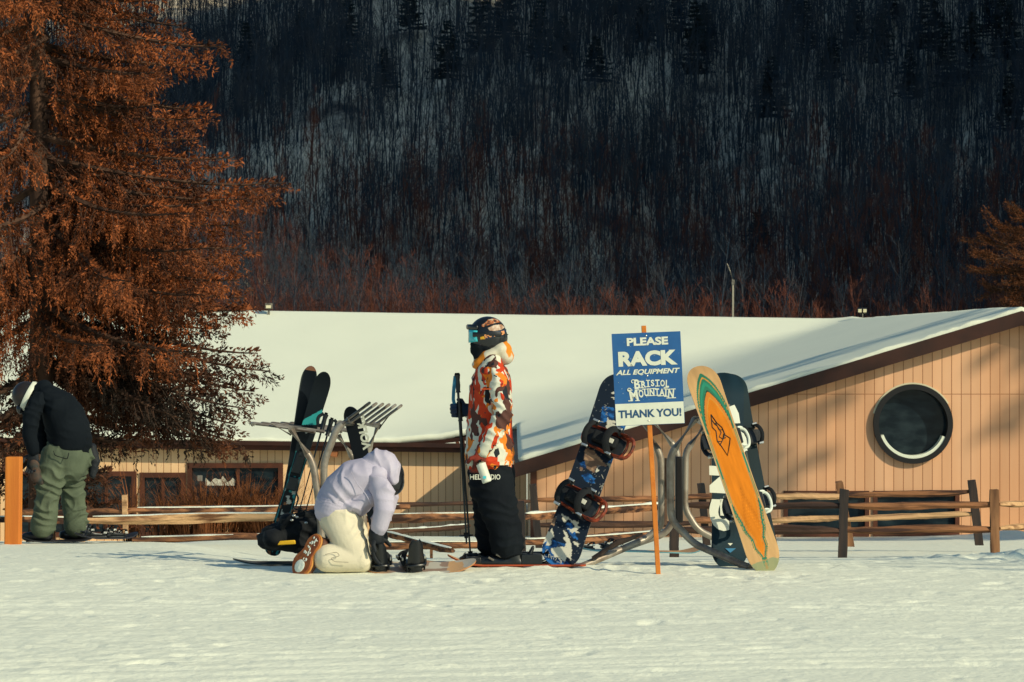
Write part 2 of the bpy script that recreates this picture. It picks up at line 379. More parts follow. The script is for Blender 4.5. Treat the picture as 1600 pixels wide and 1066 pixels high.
while y < 530:
    x = -0.235*y-14
    while x < 0.195*y+14:
        xx = x+rnd(-1.5, 1.5); yy = y+rnd(-1.3, 1.3); foot = 335-0.35*xx+12*math.sin(xx/37)
        s = yy-foot
        if -22 < s < 165:
            dens = 0.62+0.38*float(vnoise(np.float64(xx/16), np.float64(yy/16), 44))
            if s < 22: dens += .3
            if rng.random() < dens+.18: sites.append((xx, yy, s))
        x += 1.30 if s < 60 else 1.48
    y += 1.6
sites.sort(key=lambda q: q[1]+0.35*q[0])
vis = [q for q in sites if abs(q[0]) < .18*q[1]][:270]; visset = set(vis)
rest = [q for q in sites if q not in visset]
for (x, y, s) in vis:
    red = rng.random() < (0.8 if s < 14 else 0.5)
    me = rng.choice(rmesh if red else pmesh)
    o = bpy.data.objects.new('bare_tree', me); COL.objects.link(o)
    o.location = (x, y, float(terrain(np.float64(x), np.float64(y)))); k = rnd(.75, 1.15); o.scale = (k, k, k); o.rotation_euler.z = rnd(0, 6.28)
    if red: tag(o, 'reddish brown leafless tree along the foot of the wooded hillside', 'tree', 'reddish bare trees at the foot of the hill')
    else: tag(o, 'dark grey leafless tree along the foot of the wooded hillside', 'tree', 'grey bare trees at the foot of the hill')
def tile(name, prs, places, material, scl=(.7, 1.2)):
    VV = []; FF = []; off = 0
    X = np.array([q[0] for q in places]); Y = np.array([q[1] for q in places]); Z = terrain(X, Y)
    for i in range(len(places)):
        v, f = prs[nr.randint(len(prs))]; a = nr.rand()*6.283; k = scl[0]+(scl[1]-scl[0])*nr.rand(); c, s = math.cos(a)*k, math.sin(a)*k
        o = np.empty_like(v); o[:, 0] = v[:, 0]*c-v[:, 1]*s+X[i]; o[:, 1] = v[:, 0]*s+v[:, 1]*c+Y[i]; o[:, 2] = v[:, 2]*k+Z[i]
        VV.append(o); FF.append(f+off); off += len(v)
    return link_mesh(name, np_mesh(name, np.concatenate(VV), np.concatenate(FF)), material)
lowr = [q for q in rest if q[2] < 80 and rng.random() < .62*(1-(max(0, q[2])/82)**2)]; ls = set(lowr); rest2 = [q for q in rest if q not in ls]
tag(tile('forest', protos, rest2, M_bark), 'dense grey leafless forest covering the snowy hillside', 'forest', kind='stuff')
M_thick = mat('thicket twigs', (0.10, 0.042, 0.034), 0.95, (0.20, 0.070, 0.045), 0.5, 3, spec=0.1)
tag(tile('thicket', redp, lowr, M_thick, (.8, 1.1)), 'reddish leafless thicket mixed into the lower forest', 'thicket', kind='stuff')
# evergreens scattered in the forest: shelf-like boughs
def evergreen(h, rad_, seed, tiers=17, top=0.18, bot=.45):
    R = random.Random(seed); V = []; Fc = []
    stick(V, Fc, Vector((0, 0, -1)), Vector((0, 0, h)), .2, .03, 5); tb = (len(V), len(Fc))
    V2 = []; F2 = []
    for i in range(tiers):
        t = i/(tiers-1); z = h*(bot*.45+(1-bot*.45)*t); nb = 7 if t < .7 else 5; rr = rad_*(1-t)**.8*(.75+.5*R.random())+.25
        for j in range(nb):
            a = R.uniform(0, 6.28); l = rr*R.uniform(.55, 1.15); d = Vector((math.cos(a), math.sin(a), R.uniform(-.12, .2)))
            e = Vector((0, 0, z))+d*l; sd = Vector((-math.sin(a), math.cos(a), 0))
            stick(V, Fc, Vector((0, 0, z)), e, .04, .01)
            for m in range(9):
                u = R.uniform(.25, 1.02); c = Vector((0, 0, z)).lerp(e, u)+Vector((0, 0, .05)); w_ = l*.32*(1.2-u)+.15
                for sg in (-1, 1):
                    q = c+sd*sg*w_*R.uniform(.6, 1.2)+d*R.uniform(.0, .5)+Vector((0, 0, R.uniform(-.2, .15))); k = len(V2)
                    n_ = Vector((R.uniform(-.1, .1), R.uniform(-.1, .1), .16)); dd = d*R.uniform(.1, .22)
                    V2.extend([c-dd, c+dd+n_*.3, q+n_, q-n_*.5]); F2.append((k, k+1, k+2, k+3))
    return (np.array([tuple(v) for v in V]), np.array(Fc)), (np.array([tuple(v) for v in V2]), np.array(F2))
evp = []
for i in range(4):
    a, b_ = evergreen([11, 13, 9, 12][i], [3.1, 2.6, 2.4, 3.4][i], 60+i)
    m1 = np_mesh('trunk', *a); m1.materials.append(M_bark); m2 = np_mesh('crown', *b_); m2.materials.append(M_ever); evp.append((m1, m2))
def hill_at(px, py):
    """where the line through a photo pixel meets the hillside"""
    for Y in np.arange(290, 520, 1.0):
        p = W(px, py, Y)
        if float(terrain(np.float64(p.x), np.float64(Y))) >= p.z: return p.x, Y
    return None
evs = [(1205, 185, 0), (700, 125, 0), (385, 130, 1), (845, 90, 1), (880, 85, 2), (790, 60, 3), (750, 85, 1), (1010, 60, 0), (1060, 45, 1), (1100, 75, 2), (1335, 70, 3), (1375, 95, 0), (1420, 150, 0), (1450, 80, 3),
       (1480, 135, 1), (1520, 125, 3), (1570, 90, 0), (1590, 150, 1), (640, 40, 2), (930, 120, 2), (1260, 70, 3), (1300, 120, 2), (1550, 60, 1), (600, 130, 2), (470, 60, 2), (1185, 390, 2), (1575, 200, 0), (545, 90, 1), (1085, 120, 1), (1240, 30, 0), (1390, 30, 1), (980, 20, 3)]
for i, (px, py, k) in enumerate(evs):
    hp = hill_at(px, py+24)
    if not hp: continue
    x, y = hp; e = empty('evergreen_tree', Vector((x, y, float(terrain(np.float64(x), np.float64(y))))), 'dark evergreen with shelf-like boughs standing among bare hillside trees', 'tree', 'dark evergreens scattered over the hillside')
    e.rotation_euler.z = rnd(0, 6.28); s = rnd(.75, 1.05); e.scale = (s, s, s)
    link_mesh('trunk', evp[k][0], None, e); link_mesh('crown', evp[k][1], None, e)
# russet small trees close behind the lodge
M_russet = mat('russet twigs', (0.075, 0.028, 0.015), 0.95, (0.15, 0.050, 0.022), 0.9, 3, spec=0.1)
def fan_tree(h, seed, tw=.011):
    global rng; keep = rng; rng = random.Random(seed); V = []; Fc = []
    def grow(p, d, l, r, lev):
        e = p+d*l; stick(V, Fc, p, e, r, r*.65, 3 if lev > 1 else 4)
        if lev == 0: return
        n_ = 3 if lev > 2 else 4
        for _ in range(n_):
            nd = (d*1.25+Vector((rnd(-1, 1), rnd(-1, 1), rnd(-.25, .75)))).normalized(); grow(p.lerp(e, rnd(.55, 1)), nd, l*rnd(.6, .8), max(r*.55, tw), lev-1)
    for s in range(5):
        a = s*1.256+rnd(-.4, .4); grow(Vector((0, 0, -.4)), Vector((math.cos(a)*.42, math.sin(a)*.42, 1)).normalized(), h*.36, .06, 4)
    rng = keep
    return np_mesh('russet_tree', np.array([tuple(v) for v in V]), np.array(Fc))
fm = [fan_tree(5.2, 3), fan_tree(4.6, 9), fan_tree(5.6, 15)]
for m_ in fm: m_.materials.append(M_russet)
for i, (px, Y, k, s) in enumerate([(725, 120, 0, .86), (795, 128, 1, 1.0), (655, 135, 2, .8), (540, 130, 0, .85), (480, 140, 1, 1.0), (600, 150, 2, .9), (1360, 118, 1, .62), (430, 150, 0, .95), (860, 150, 1, .8), (930, 160, 0, .8), (1010, 155, 2, .7), (1240, 165, 0, .8), (1440, 160, 2, .75), (1110, 170, 1, .9)]):
    p = G(px, Y); o = bpy.data.objects.new('russet_tree', fm[k]); COL.objects.link(o); o.location = (p.x, Y, -3.2); o.scale = (s*1.65, s*1.65, s*1.55); o.rotation_euler.z = i*1.3
    tag(o, 'small russet leafless tree behind the snow-covered roof', 'tree', 'russet small trees behind the lodge roof')
# ================================================================ ski lodge
YL, YW = 61.3, 47.16
def z_main(x, y): return -0.53-0.0127*x+0.3*np.minimum(y-61.0, 2*70.3-61.0-y)
def z_wing(x): return -0.33+0.3*np.minimum(x, 16.6-x)
def roof_z(x, y):
    k = .2+.9*np.clip((69.2-y)/6, 0, 1)
    a = z_main(x, y)-np.where(y > 79.4, 0, 0); b = z_wing(x)+np.where(y > 70.3, -0.3*(y-70.3), 0)
    h = np.clip(0.5+0.5*(a-b)/k, 0, 1); return b*(1-h)+a*h+k*h*(1-h)
M_fascia = mat('dark brown stained trim', (0.045, 0.014, 0.008), 0.6, (0.028, 0.010, 0.007), 3, 3, bump=.2, bscale=20)
M_frame = mat('reddish brown window trim', (0.10, 0.030, 0.014), 0.6, (0.06, 0.02, 0.011), 4)
def siding(name, c1, c2, pitch, seam=None):
    m = mat(name, c1, 0.75, c2, 1.1, 5, bump=0.15, bscale=14, stretch=(1, 1, .15), spec=.2)
    t = m.node_tree; n = t.nodes; lk = t.links; b = n['Principled BSDF']
    src = b.inputs['Base Color'].links[0].from_socket
    g = n.new('ShaderNodeNewGeometry'); s = n.new('ShaderNodeSeparateXYZ'); lk.new(g.outputs['Position'], s.inputs[0])
    add = n.new('ShaderNodeMath'); add.operation = 'ADD'; lk.new(s.outputs[0], add.inputs[0]); lk.new(s.outputs[1], add.inputs[1])
    d = n.new('ShaderNodeMath'); d.operation = 'DIVIDE'; lk.new(add.outputs[0], d.inputs[0]); d.inputs[1].default_value = pitch
    f = n.new('ShaderNodeMath'); f.operation = 'FRACT'; lk.new(d.outputs[0], f.inputs[0])
    l = n.new('ShaderNodeMath'); l.operation = 'LESS_THAN'; lk.new(f.outputs[0], l.inputs[0]); l.inputs[1].default_value = .085
    out = l.outputs[0]
    if seam is not None:
        q = n.new('ShaderNodeMath'); q.operation = 'SUBTRACT'; lk.new(s.outputs[2], q.inputs[0]); q.inputs[1].default_value = seam
        a = n.new('ShaderNodeMath'); a.operation = 'ABSOLUTE'; lk.new(q.outputs[0], a.inputs[0])
        l2 = n.new('ShaderNodeMath'); l2.operation = 'LESS_THAN'; lk.new(a.outputs[0], l2.inputs[0]); l2.inputs[1].default_value = .006
        mxx = n.new('ShaderNodeMath'); mxx.operation = 'MAXIMUM'; lk.new(out, mxx.inputs[0]); lk.new(l2.outputs[0], mxx.inputs[1]); out = mxx.outputs[0]
    # per-board tone
    fl = n.new('ShaderNodeMath'); fl.operation = 'FLOOR'; lk.new(d.outputs[0], fl.inputs[0])
    wn = n.new('ShaderNodeTexWhiteNoise'); wn.noise_dimensions = '1D'; lk.new(fl.outputs[0], wn.inputs['W'])
    mr = n.new('ShaderNodeMapRange'); mr.inputs[3].default_value = .88; mr.inputs[4].default_value = 1.08; lk.new(wn.outputs[0], mr.inputs[0])
    mu = n.new('ShaderNodeMix'); mu.data_type = 'RGBA'; mu.blend_type = 'MULTIPLY'; mu.inputs[0].default_value = 1; lk.new(src, mu.inputs[6]); lk.new(mr.outputs[0], mu.inputs[7])
    mx = n.new('ShaderNodeMix'); mx.data_type = 'RGBA'; lk.new(out, mx.inputs[0]); lk.new(mu.outputs[2], mx.inputs[6]); mx.inputs[7].default_value = (.33, .14, .065, 1)
    lk.new(mx.outputs[2], b.inputs['Base Color']); return m
M_sid = siding('tan vertical siding', (0.74, 0.42, 0.245), (0.65, 0.335, 0.18), 0.158, seam=CZ+(H0-616)*YW/F)
M_sidL = siding('pale vertical siding', (0.84, 0.56, 0.32), (0.76, 0.48, 0.26), 0.158)
M_glass = mat('dark window glass', (0.004, 0.010, 0.016), 0.05, (0.022, 0.036, 0.044), 3.0, 6, spec=.22, lo=.42, hi=.75, stretch=(1, 1, 2.5))  # noise mottle painted in for branches reflected in the glass
M_gl2 = mat('dim glass', (0.012, 0.010, 0.010), 0.12, spec=.3)
lodge = empty('ski_lodge', Vector((0, YL, -3.2)), 'long tan wood-sided lodge with snow-covered roof and a round window in its gable wing', 'building')
def plateXZ(name, outlines, Yf, thick, mats, parent):
    """plate in the XZ plane whose front face is at Yf, outer outline plus holes"""
    me = curve_mesh(outlines, thick/2)
    co = np.empty(len(me.vertices)*3, np.float32); me.vertices.foreach_get('co', co); co = co.reshape(-1, 3)
    nc = np.stack([co[:, 0], Yf+thick/2-co[:, 2], co[:, 1]], -1)-np.array(parent.location)
    if parent.parent: nc -= np.array(parent.parent.location)
    me.vertices.foreach_set('co', nc.astype(np.float32).ravel()); me.flip_normals(); me.update(); me.name = name
    return link_mesh(name, me, mats, parent)
def rect(x0, z0, x1, z1): return [(x0, z0), (x1, z0), (x1, z1), (x0, z1)]
def pxr(px0, py0, px1, py1, Y): a = W(px0, py0, Y); b = W(px1, py1, Y); return (a.x, b.z, b.x, a.z)
wl = [pxr(294, 725, 441, 800, YL), pxr(220, 740, 289, 838, YL), pxr(120, 738, 212, 838, YL), pxr(20, 738, 110, 838, YL)]
def eave_z(x): return -0.79-0.0127*x
plateXZ('wall', [[(-15, -3.4), (0.31, -3.4), (0.31, eave_z(.3)), (-15, eave_z(-15))]]+[rect(*r) for r in wl], YL, .12, M_sidL, lodge)
def window(r, Yf, mull=None, fw=.085):
    x0, z0, x1, z1 = r
    f = plateXZ('window', [rect(x0-.02, z0-.02, x1+.02, z1+.02), rect(x0+fw, z0+fw, x1-fw, z1-fw)], Yf-.035, .12, M_frame, lodge)
    p = plateXZ('pane', [rect(x0+fw-.01, z0+fw-.01, x1-fw+.01, z1-fw+.01)], Yf+.05, .01, M_glass, f)
    if mull is not None: plateXZ('mullion', [rect(mull-.03, z0+fw, mull+.03, z1-fw)], Yf+.0, .045, M_frame, f)
    return f
w3 = window(wl[0], YL, W(372, 0, YL).x)
for r in wl[1:]: window(r, YL, (r[0]+r[2])/2)
# pale panel painted as snow reflected in the glass of the wide window
M_pale = mat('snow reflected in the window', (0.62, 0.60, 0.50), .8, (0.45, 0.40, .33), 20, 3)
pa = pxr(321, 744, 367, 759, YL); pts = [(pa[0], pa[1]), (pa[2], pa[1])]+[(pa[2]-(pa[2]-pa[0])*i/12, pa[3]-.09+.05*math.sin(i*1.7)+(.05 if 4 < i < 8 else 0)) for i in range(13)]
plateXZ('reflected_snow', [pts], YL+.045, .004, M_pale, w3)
M_grey = mat('grey notice', (0.20, 0.19, 0.17), .8)
plateXZ('notice', [rect(*pxr(308, 743, 316, 752, YL))], YL+.045, .004, M_grey, w3)
# gable wing front with its openings
Wz = lambda x: z_wing(np.float64(x))-.27
cc = W(1426, 662.5, YW); R0 = 0.615
circ = [(cc.x+R0*math.cos(a), cc.z+R0*math.sin(a)) for a in [i*math.pi/40 for i in range(80)]]
ww = [pxr(1226, 769, 1356, 837, YW), pxr(1366, 769, 1497, 837, YW)]
plateXZ('wall', [[(.32, -3.4), (16.3, -3.4), (16.3, Wz(16.3)), (8.3, Wz(8.3)), (.32, Wz(.32))], circ]+[rect(*r) for r in ww], YW, .14, M_sid, lodge)
for r in ww: window(r, YW, None, .05)
sw = MB(); sw.box((.38, (YW+YL)/2+.1, -1.85), (.1, YL-YW-.12, 3.1)); sw.box((16.2, (YW+YL)/2+.1, -1.9), (.1, YL-YW-.12, 3.0)); sw.build('wall', M_sidL, lodge, smooth=False)
tr = MB(); tr.box((.35, YW-.03, -1.9), (.1, .055, 3.0)); tr.build('corner_trim', M_frame, lodge, smooth=False)
# round window: deep dark ring, recessed pane, snow on the lower lip
rw = MB(); n_ = 80
def ring(mb, r0, r1, y0, y1, a0=0, a1=2*math.pi, n=80):
    full = a1-a0 > 6.28; k = n if full else n+1; vs = []
    for i in range(k):
        a = a0+(a1-a0)*i/n; c, s = math.cos(a), math.sin(a)
        for (r, y) in ((r0, y0), (r1, y0), (r1, y1), (r0, y1)): vs.append((cc.x+r*c, y, cc.z+r*s))
    fs = []
    for i in range(n):
        j = (i+1) % k
        for e in range(4): fs.append((i*4+e, i*4+(e+1) % 4, j*4+(e+1) % 4, j*4+e))
    if not full: fs += [(0, 3, 2, 1), (n*4, n*4+1, n*4+2, n*4+3)]
    mb.add(vs, fs)
M_black = mat('black painted ring', (0.012, 0.011, 0.012), .5, bump=.1)
ring(rw, R0-.05, R0+.035, YW-.09, YW+.20); rwo = rw.build('round_window', M_black, lodge)
q = MB(); q.add([(cc.x+(R0-.03)*math.cos(a), YW+.15, cc.z+(R0-.03)*math.sin(a)) for a in [i*math.pi/40 for i in range(80)]], [tuple(range(80))[::-1]]); q.build('pane', M_glass, rwo)
M_creamtrim = mat('cream metal trim', (0.66, 0.60, 0.42), .6)
q = MB(); ring(q, R0-.10, R0-.05, YW-.075, YW+.145, rad(200), rad(338), 40); q.build('sill_snow', M_roofsnow, rwo)
q = MB(); ring(q, R0+.037, R0+.062, YW-.03, YW-.002, rad(30), rad(165), 40); q.build('flashing', M_creamtrim, rwo)
# roof deck and snow from one height field with a soft valley
def roof_grid(name, off, step, jit, th, material, parent):
    xs = np.arange(-15.2, 17.2, step); ys = np.concatenate([np.arange(46.95, 61.0, step), np.arange(61.0, 79.6, step)])
    X, Y = np.meshgrid(xs, ys); Z = roof_z(X, Y)+off
    if jit:
        Z = Z+.016*vnoise(X*.3, Y*.3, 61)+.006*vnoise(X*1.1, Y*1.1, 62)
        e = np.exp(-np.minimum(Y-60.9, 9)**2/.06)*(X < .3)+np.exp(-(Y-46.9)**2/.04); Z = Z+e*(.028*vnoise(X*3.2, Y*0+3, 63)+.02*vnoise(X*11, Y*0+9, 64)-.02)
    K = ((Y[:-1, :-1] >= 60.99) | (X[:-1, :-1] >= .0)); ny_, nx_ = X.shape; I = np.arange(nx_*ny_).reshape(ny_, nx_)
    fq = np.stack([I[:-1, :-1], I[:-1, 1:], I[1:, 1:], I[1:, :-1]], -1)[K]
    V = np.stack([X, Y, Z], -1).reshape(-1, 3)-np.array(lodge.location)
    used = np.unique(fq); remap = -np.ones(len(V), int); remap[used] = np.arange(len(used))
    o = link_mesh(name, np_mesh(name, V[used], remap[fq], bool(jit)), material, parent)
    s = o.modifiers.new('s', 'SOLIDIFY'); s.thickness = th; s.offset = -1; return o
deck = roof_grid('roof', -.14, .4, 0, .08, M_fascia, lodge)
roof_grid('roof_snow', 0.0, .1, 1, .13, M_roofsnow, deck)
fs = MB()
def slab(mb, x0, za, x1, zb, h, y0, y1):
    mb.add([(x0, y0, za), (x1, y0, zb), (x1, y0, zb-h), (x0, y0, za-h), (x0, y1, za), (x1, y1, zb), (x1, y1, zb-h), (x0, y1, za-h)],
           [(0, 1, 2, 3), (7, 6, 5, 4), (0, 4, 5, 1), (3, 2, 6, 7), (0, 3, 7, 4), (1, 5, 6, 2)])
slab(fs, -.02, z_wing(-.02)-.07, 8.3, z_wing(8.3)-.07, .235, 46.86, 46.93); slab(fs, 8.3, z_wing(8.3)-.07, 16.6, z_wing(16.6)-.07, .235, 46.86, 46.93)
fs.build('fascia', M_fascia, lodge, smooth=False)
fs = MB(); slab(fs, -15.2, z_main(-15.2, 61)-.05, .32, z_main(.32, 61)-.05, .09, 60.86, 60.93); fs.build('fascia', M_fascia, lodge, smooth=False)
fs = MB(); slab(fs, -15.2, z_main(-15.2, 61)-.145, .28, z_main(.28, 61)-.145, .10, 60.97, 61.03); fs.build('fascia', M_frame, lodge, smooth=False)
fs = MB(); slab(fs, -15.2, z_main(-15.2, 61)-.225, .28, z_main(.28, 61)-.225, .02, 61.04, 61.3); fs.build('soffit', M_fascia, lodge, smooth=False)
wb = MB(); p = W(518, 707, 61.15); wb.box(p, (.27, .3, .15), R=Matrix.Rotation(.2, 3, 'Y')); wb.build('wall_light', mat('orange brown lamp box', (.35, .13, .05), .6), lodge, bevel=.01)
M_tube0 = mat('pale grey pole paint', (.33, .30, .24), .6)
# things on and behind the roof
M_steel = mat('weathered grey steel', (0.22, 0.20, 0.17), .55, (0.10, 0.085, 0.07), 14, 5, metallic=.5, bump=.15)
p = W(420, 484, 70.0); v = empty('roof_vent', p, 'small grey box vent on the roof ridge beside the spruce', 'roof vent')
q = MB(); q.box(p+Vector((0, 0, .09)), (.17, .2, .14)); q.build('housing', M_steel, v, bevel=.01); q = MB(); q.box(p+Vector((0, -.11, .07)), (.12, .02, .07)); q.build('grille', M_creamtrim, v); q = MB(); q.box(p+Vector((0, 0, -.12)), (.05, .05, .28)); q.build('post', M_steel, v)
p = W(1348, 498, 69.5); v = empty('floodlight', p, 'twin floodlight on a short post on the roof ridge', 'floodlight')
q = MB(); q.tube([p-Vector((0, 0, .2)), p+Vector((0, 0, .13))], .015); q.tube([p+Vector((-.07, 0, .12)), p+Vector((.08, 0, .13))], .012); q.build('post', M_steel, v)
for dx in (-.075, .045):
    q = MB(); q.box(p+Vector((dx, 0, .2)), (.105, .09, .11), R=Matrix.Rotation(.35, 3, 'X')); h = q.build('lamp_head', M_black, v, bevel=.008); q = MB(); q.box(p+Vector((dx, -.062, .19)), (.08, .012, .08), R=Matrix.Rotation(.35, 3, 'X')); q.build('lens', M_creamtrim, h)
pb = W(1145, 497, 92); pt = W(1145.5, 441, 92); v = empty('lamp_pole', Vector((pb.x, 92, -3.2)), 'thin pale pole with a leaning thin mast behind the snowy roof', 'pole')
q = MB(); q.tube([Vector((pb.x, 92, -3.3)), pt], .028); q.build('pole', M_tube0, v)
q = MB(); q.tube([pt, W(1141, 424, 92), W(1136, 412, 92)], .018); q.build('mast', M_steel, v); q = MB(); q.box(pt, (.09, .09, .16)); q.build('bracket', M_steel, v)
# ================================================================ big spruce and its kin
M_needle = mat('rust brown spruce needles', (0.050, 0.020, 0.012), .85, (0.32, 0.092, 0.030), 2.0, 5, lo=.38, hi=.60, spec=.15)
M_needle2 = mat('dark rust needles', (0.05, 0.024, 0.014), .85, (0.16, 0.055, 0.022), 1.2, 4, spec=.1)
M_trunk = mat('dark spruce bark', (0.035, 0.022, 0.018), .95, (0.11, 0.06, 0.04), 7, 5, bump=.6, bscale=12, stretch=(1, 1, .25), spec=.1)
M_needle3 = mat('shade-painted lower needles', (0.028, 0.020, 0.016), .9, (0.15, 0.05, 0.022), 1.3, 4, lo=.42, hi=.68, spec=.1)  # shade of the lower boughs painted into the needle colour
class Boughs:
    def __init__(s, seed): s.P = []; s.D = []; s.Ln = []; s.V = []; s.F = []; s.R = random.Random(seed)
    def spray(s, p, d, l): s.P.append(tuple(p)); s.D.append(tuple(d)); s.Ln.append(l)
    def limb(s, p0, p1, sag=.12, dens=1.0, width=.42, r0=.05, hang=1.0, up=.1):
        R = s.R; Ln = (p1-p0).length; n = max(6, int(Ln/.13/1.0*dens)); ax = (p1-p0).normalized(); sd = ax.cross(Vector((0, 0, 1))).normalized()
        def pt(t): return p0.lerp(p1, t)+Vector((0, 0, -sag*Ln*math.sin(math.pi*min(1, t*1.05))+up*Ln*max(0, t-.75)**2*3))+sd*(.05*Ln*math.sin(t*5+p0.z*3))
        prev = pt(0)
        for i in range(int(Ln/.012)):
            t = R.random()**.75; s.spray(pt(t)+Vector((0, 0, R.uniform(0, .05))), (ax*.5+sd*R.uniform(-1, 1)+Vector((0, 0, R.uniform(.1, 1)))).normalized(), R.uniform(.05, .10))
        for i in range(1, 13):
            c = pt(i/12); stick(s.V, s.F, prev, c, r0*(1-(i-1)/12)+.008, r0*(1-i/12)+.008, 4); prev = c
        for i in range(n):
            t = .05+.95*(i+R.random())/n; c = pt(t); dr = (pt(min(1, t+.03))-pt(t-.03)).normalized()
            for sg in ((-1, 1) if R.random() < .7 else (R.choice((-1, 1)),)):
                l = Ln*width*(1.12-t)*R.uniform(.45, 1.15)+.16; dv = (dr*R.uniform(.5, 1)+sd*sg*R.uniform(.4, 1.1)+Vector((0, 0, R.uniform(-.45*hang, .12)))).normalized()
                e = c+dv*l+Vector((0, 0, -.22*l*hang)); m = max(3, int(l/.055))
                k = len(s.V); s2 = frame_of(e-c)[0]*.006; s.V += [c-s2, c+s2, e+s2*.4, e-s2*.4]; s.F.append((k, k+1, k+2, k+3))
                for j in range(m):
                    u = (j+R.random())/m; q = c.lerp(e, u)+Vector((0, 0, -.05*math.sin(u*3)))
                    for _ in range(4): s.spray(q+Vector((R.uniform(-.03,.03), R.uniform(-.03,.03), R.uniform(-.03,.03))), (dv*.8+Vector((R.uniform(-.8, .8), R.uniform(-.8, .8), R.uniform(-.7, .55)))).normalized(), R.uniform(.04, .085))
                    if R.random() < .30*hang:
                        hl = R.uniform(.08, .34)*min(1, l*1.6); hd = Vector((R.uniform(-.25, .25), R.uniform(-.25, .25), -1)).normalized()
                        for h in range(int(hl/.02)+1): s.spray(q+hd*h*.02, (hd+Vector((R.uniform(-.9, .9), R.uniform(-.9, .9), 0))).normalized(), R.uniform(.03, .065))
    def foliage(s, name, material, parent, wd=.16):
        P = np.array(s.P); D = np.array(s.D); Ln = np.array(s.Ln)[:, None]; rs = np.random.RandomState(4); n = len(P)
        A = np.cross(D, rs.randn(n, 3)); A /= np.linalg.norm(A, axis=1)[:, None]
        V = np.stack([P, P+D*Ln*.45+A*Ln*wd, P+D*Ln, P+D*Ln*.45-A*Ln*wd], 1).reshape(-1, 3)-np.array(parent.location)
        return link_mesh(name, np_mesh(name, V, np.arange(n*4).reshape(-1, 4)), material, parent)
    def wood(s, name, material, parent):
        V = np.array([tuple(v) for v in s.V])-np.array(parent.location)
        return link_mesh(name, np_mesh(name, V, np.array(s.F)), material, parent)
YT = 40.0; tb = G(62, YT); gt = tb.z
spruce = empty('spruce_tree', tb, 'tall rust brown spruce with drooping boughs at the left behind the bending person', 'tree')
q = MB(); q.tube([tb+Vector((0, 0, -.3)), tb+Vector((.03, 0, .2)), tb+Vector((.02, 0, 3)), tb+Vector((-.04, 0, 8)), tb+Vector((0, 0, 14.3))], [.26, .19, .16, .10, .02], 12); q.build('trunk', M_trunk, spruce)
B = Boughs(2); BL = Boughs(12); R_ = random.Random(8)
def PT(px, py, dy=0): v = W(px, py, YT); return Vector((v.x, YT+dy, v.z))
for (y0, px, py, dy, wd) in [(-60, 250, -12, -.3, .35), (-30, 282, 42, .3, .35), (20, 352, 84, -.5, .28), (70, 300, 100, .6, .34), (90, 270, 128, -.9, .34), (120, 326, 176, .2, .30), (150, 318, 196, -.4, .28), (180, 296, 216, .9, .3),
    (215, 356, 250, .3, .34), (245, 442, 296, -.5, .26), (255, 425, 308, .1, .24), (270, 392, 322, -.8, .3), (300, 372, 356, .8, .36), (330, 388, 398, -.4, .34), (352, 365, 420, .5, .34), (380, 386, 448, -.7, .34), (400, 380, 472, .2, .32), (425, 388, 494, -.2, .28), (300, 330, 330, -1.1, .4), (360, 345, 400, -1.3, .4), (410, 335, 470, -1.4, .36),
    (470, 335, 520, .6, .36), (500, 418, 588, -.2, .26), (500, 400, 560, .3, .2), (520, 396, 620, .1, .3), (540, 370, 670, -.3, .34), (530, 300, 640, .2, .36), (520, 340, 600, .4, .34), (540, 388, 645, -.5, .28), (560, 376, 700, -.1, .32), (560, 340, 705, .5, .34), (540, 300, 660, -.8, .24), (570, 250, 680, .2, .3), (500, 280, 560, -.9, .34)]:
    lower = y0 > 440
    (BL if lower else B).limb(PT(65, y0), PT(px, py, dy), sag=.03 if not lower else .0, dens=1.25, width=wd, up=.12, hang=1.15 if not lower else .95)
for i in range(108):
    h = 2.9+10.9*(i/108)**1.05; Lh = 3.3*(1-max(0, h-3)/11.4)*R_.uniform(.65, 1.0)+.3
    if h < 3.4: Lh *= .85
    a = R_.uniform(0, 6.283)
    if abs(math.atan2(math.sin(a), math.cos(a))) < .35: Lh *= .8
    d = Vector((math.cos(a), math.sin(a), 0)); p0 = tb+Vector((0, 0, h)); p1 = p0+d*Lh+Vector((0, 0, -.16*Lh-.25*R_.random()*Lh+.06*h-.3))
    B.limb(p0, p1, sag=.05, dens=.95 if h > 3.2 else .7, width=.36, hang=1.1)
for i in range(26):   # sparse twiggy lower boughs, in the same shade-painted needles
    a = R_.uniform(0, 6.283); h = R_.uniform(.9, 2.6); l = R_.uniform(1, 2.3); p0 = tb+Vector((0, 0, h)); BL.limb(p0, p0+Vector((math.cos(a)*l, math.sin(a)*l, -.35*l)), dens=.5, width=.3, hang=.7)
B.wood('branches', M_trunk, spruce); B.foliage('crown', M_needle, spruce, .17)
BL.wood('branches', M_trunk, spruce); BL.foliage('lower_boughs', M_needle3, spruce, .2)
print('sprays', len(B.P))
YP = 78.0; tp = Vector(((1660-800)*YP/F, YP, -3.2))
pine = empty('pine_tree', tp, 'pine reaching in from the right edge above the lodge gable', 'tree')
q = MB(); q.tube([tp+Vector((0, 0, -.3)), tp+Vector((0, 0, 5)), tp+Vector((.2, 0, 8.2))], [.3, .2, .05], 10); q.build('trunk', M_trunk, pine)
B = Boughs(5)
def PQ(px, py, dy=0): v = W(px, py, YP); return Vector((v.x, YP+dy, v.z))
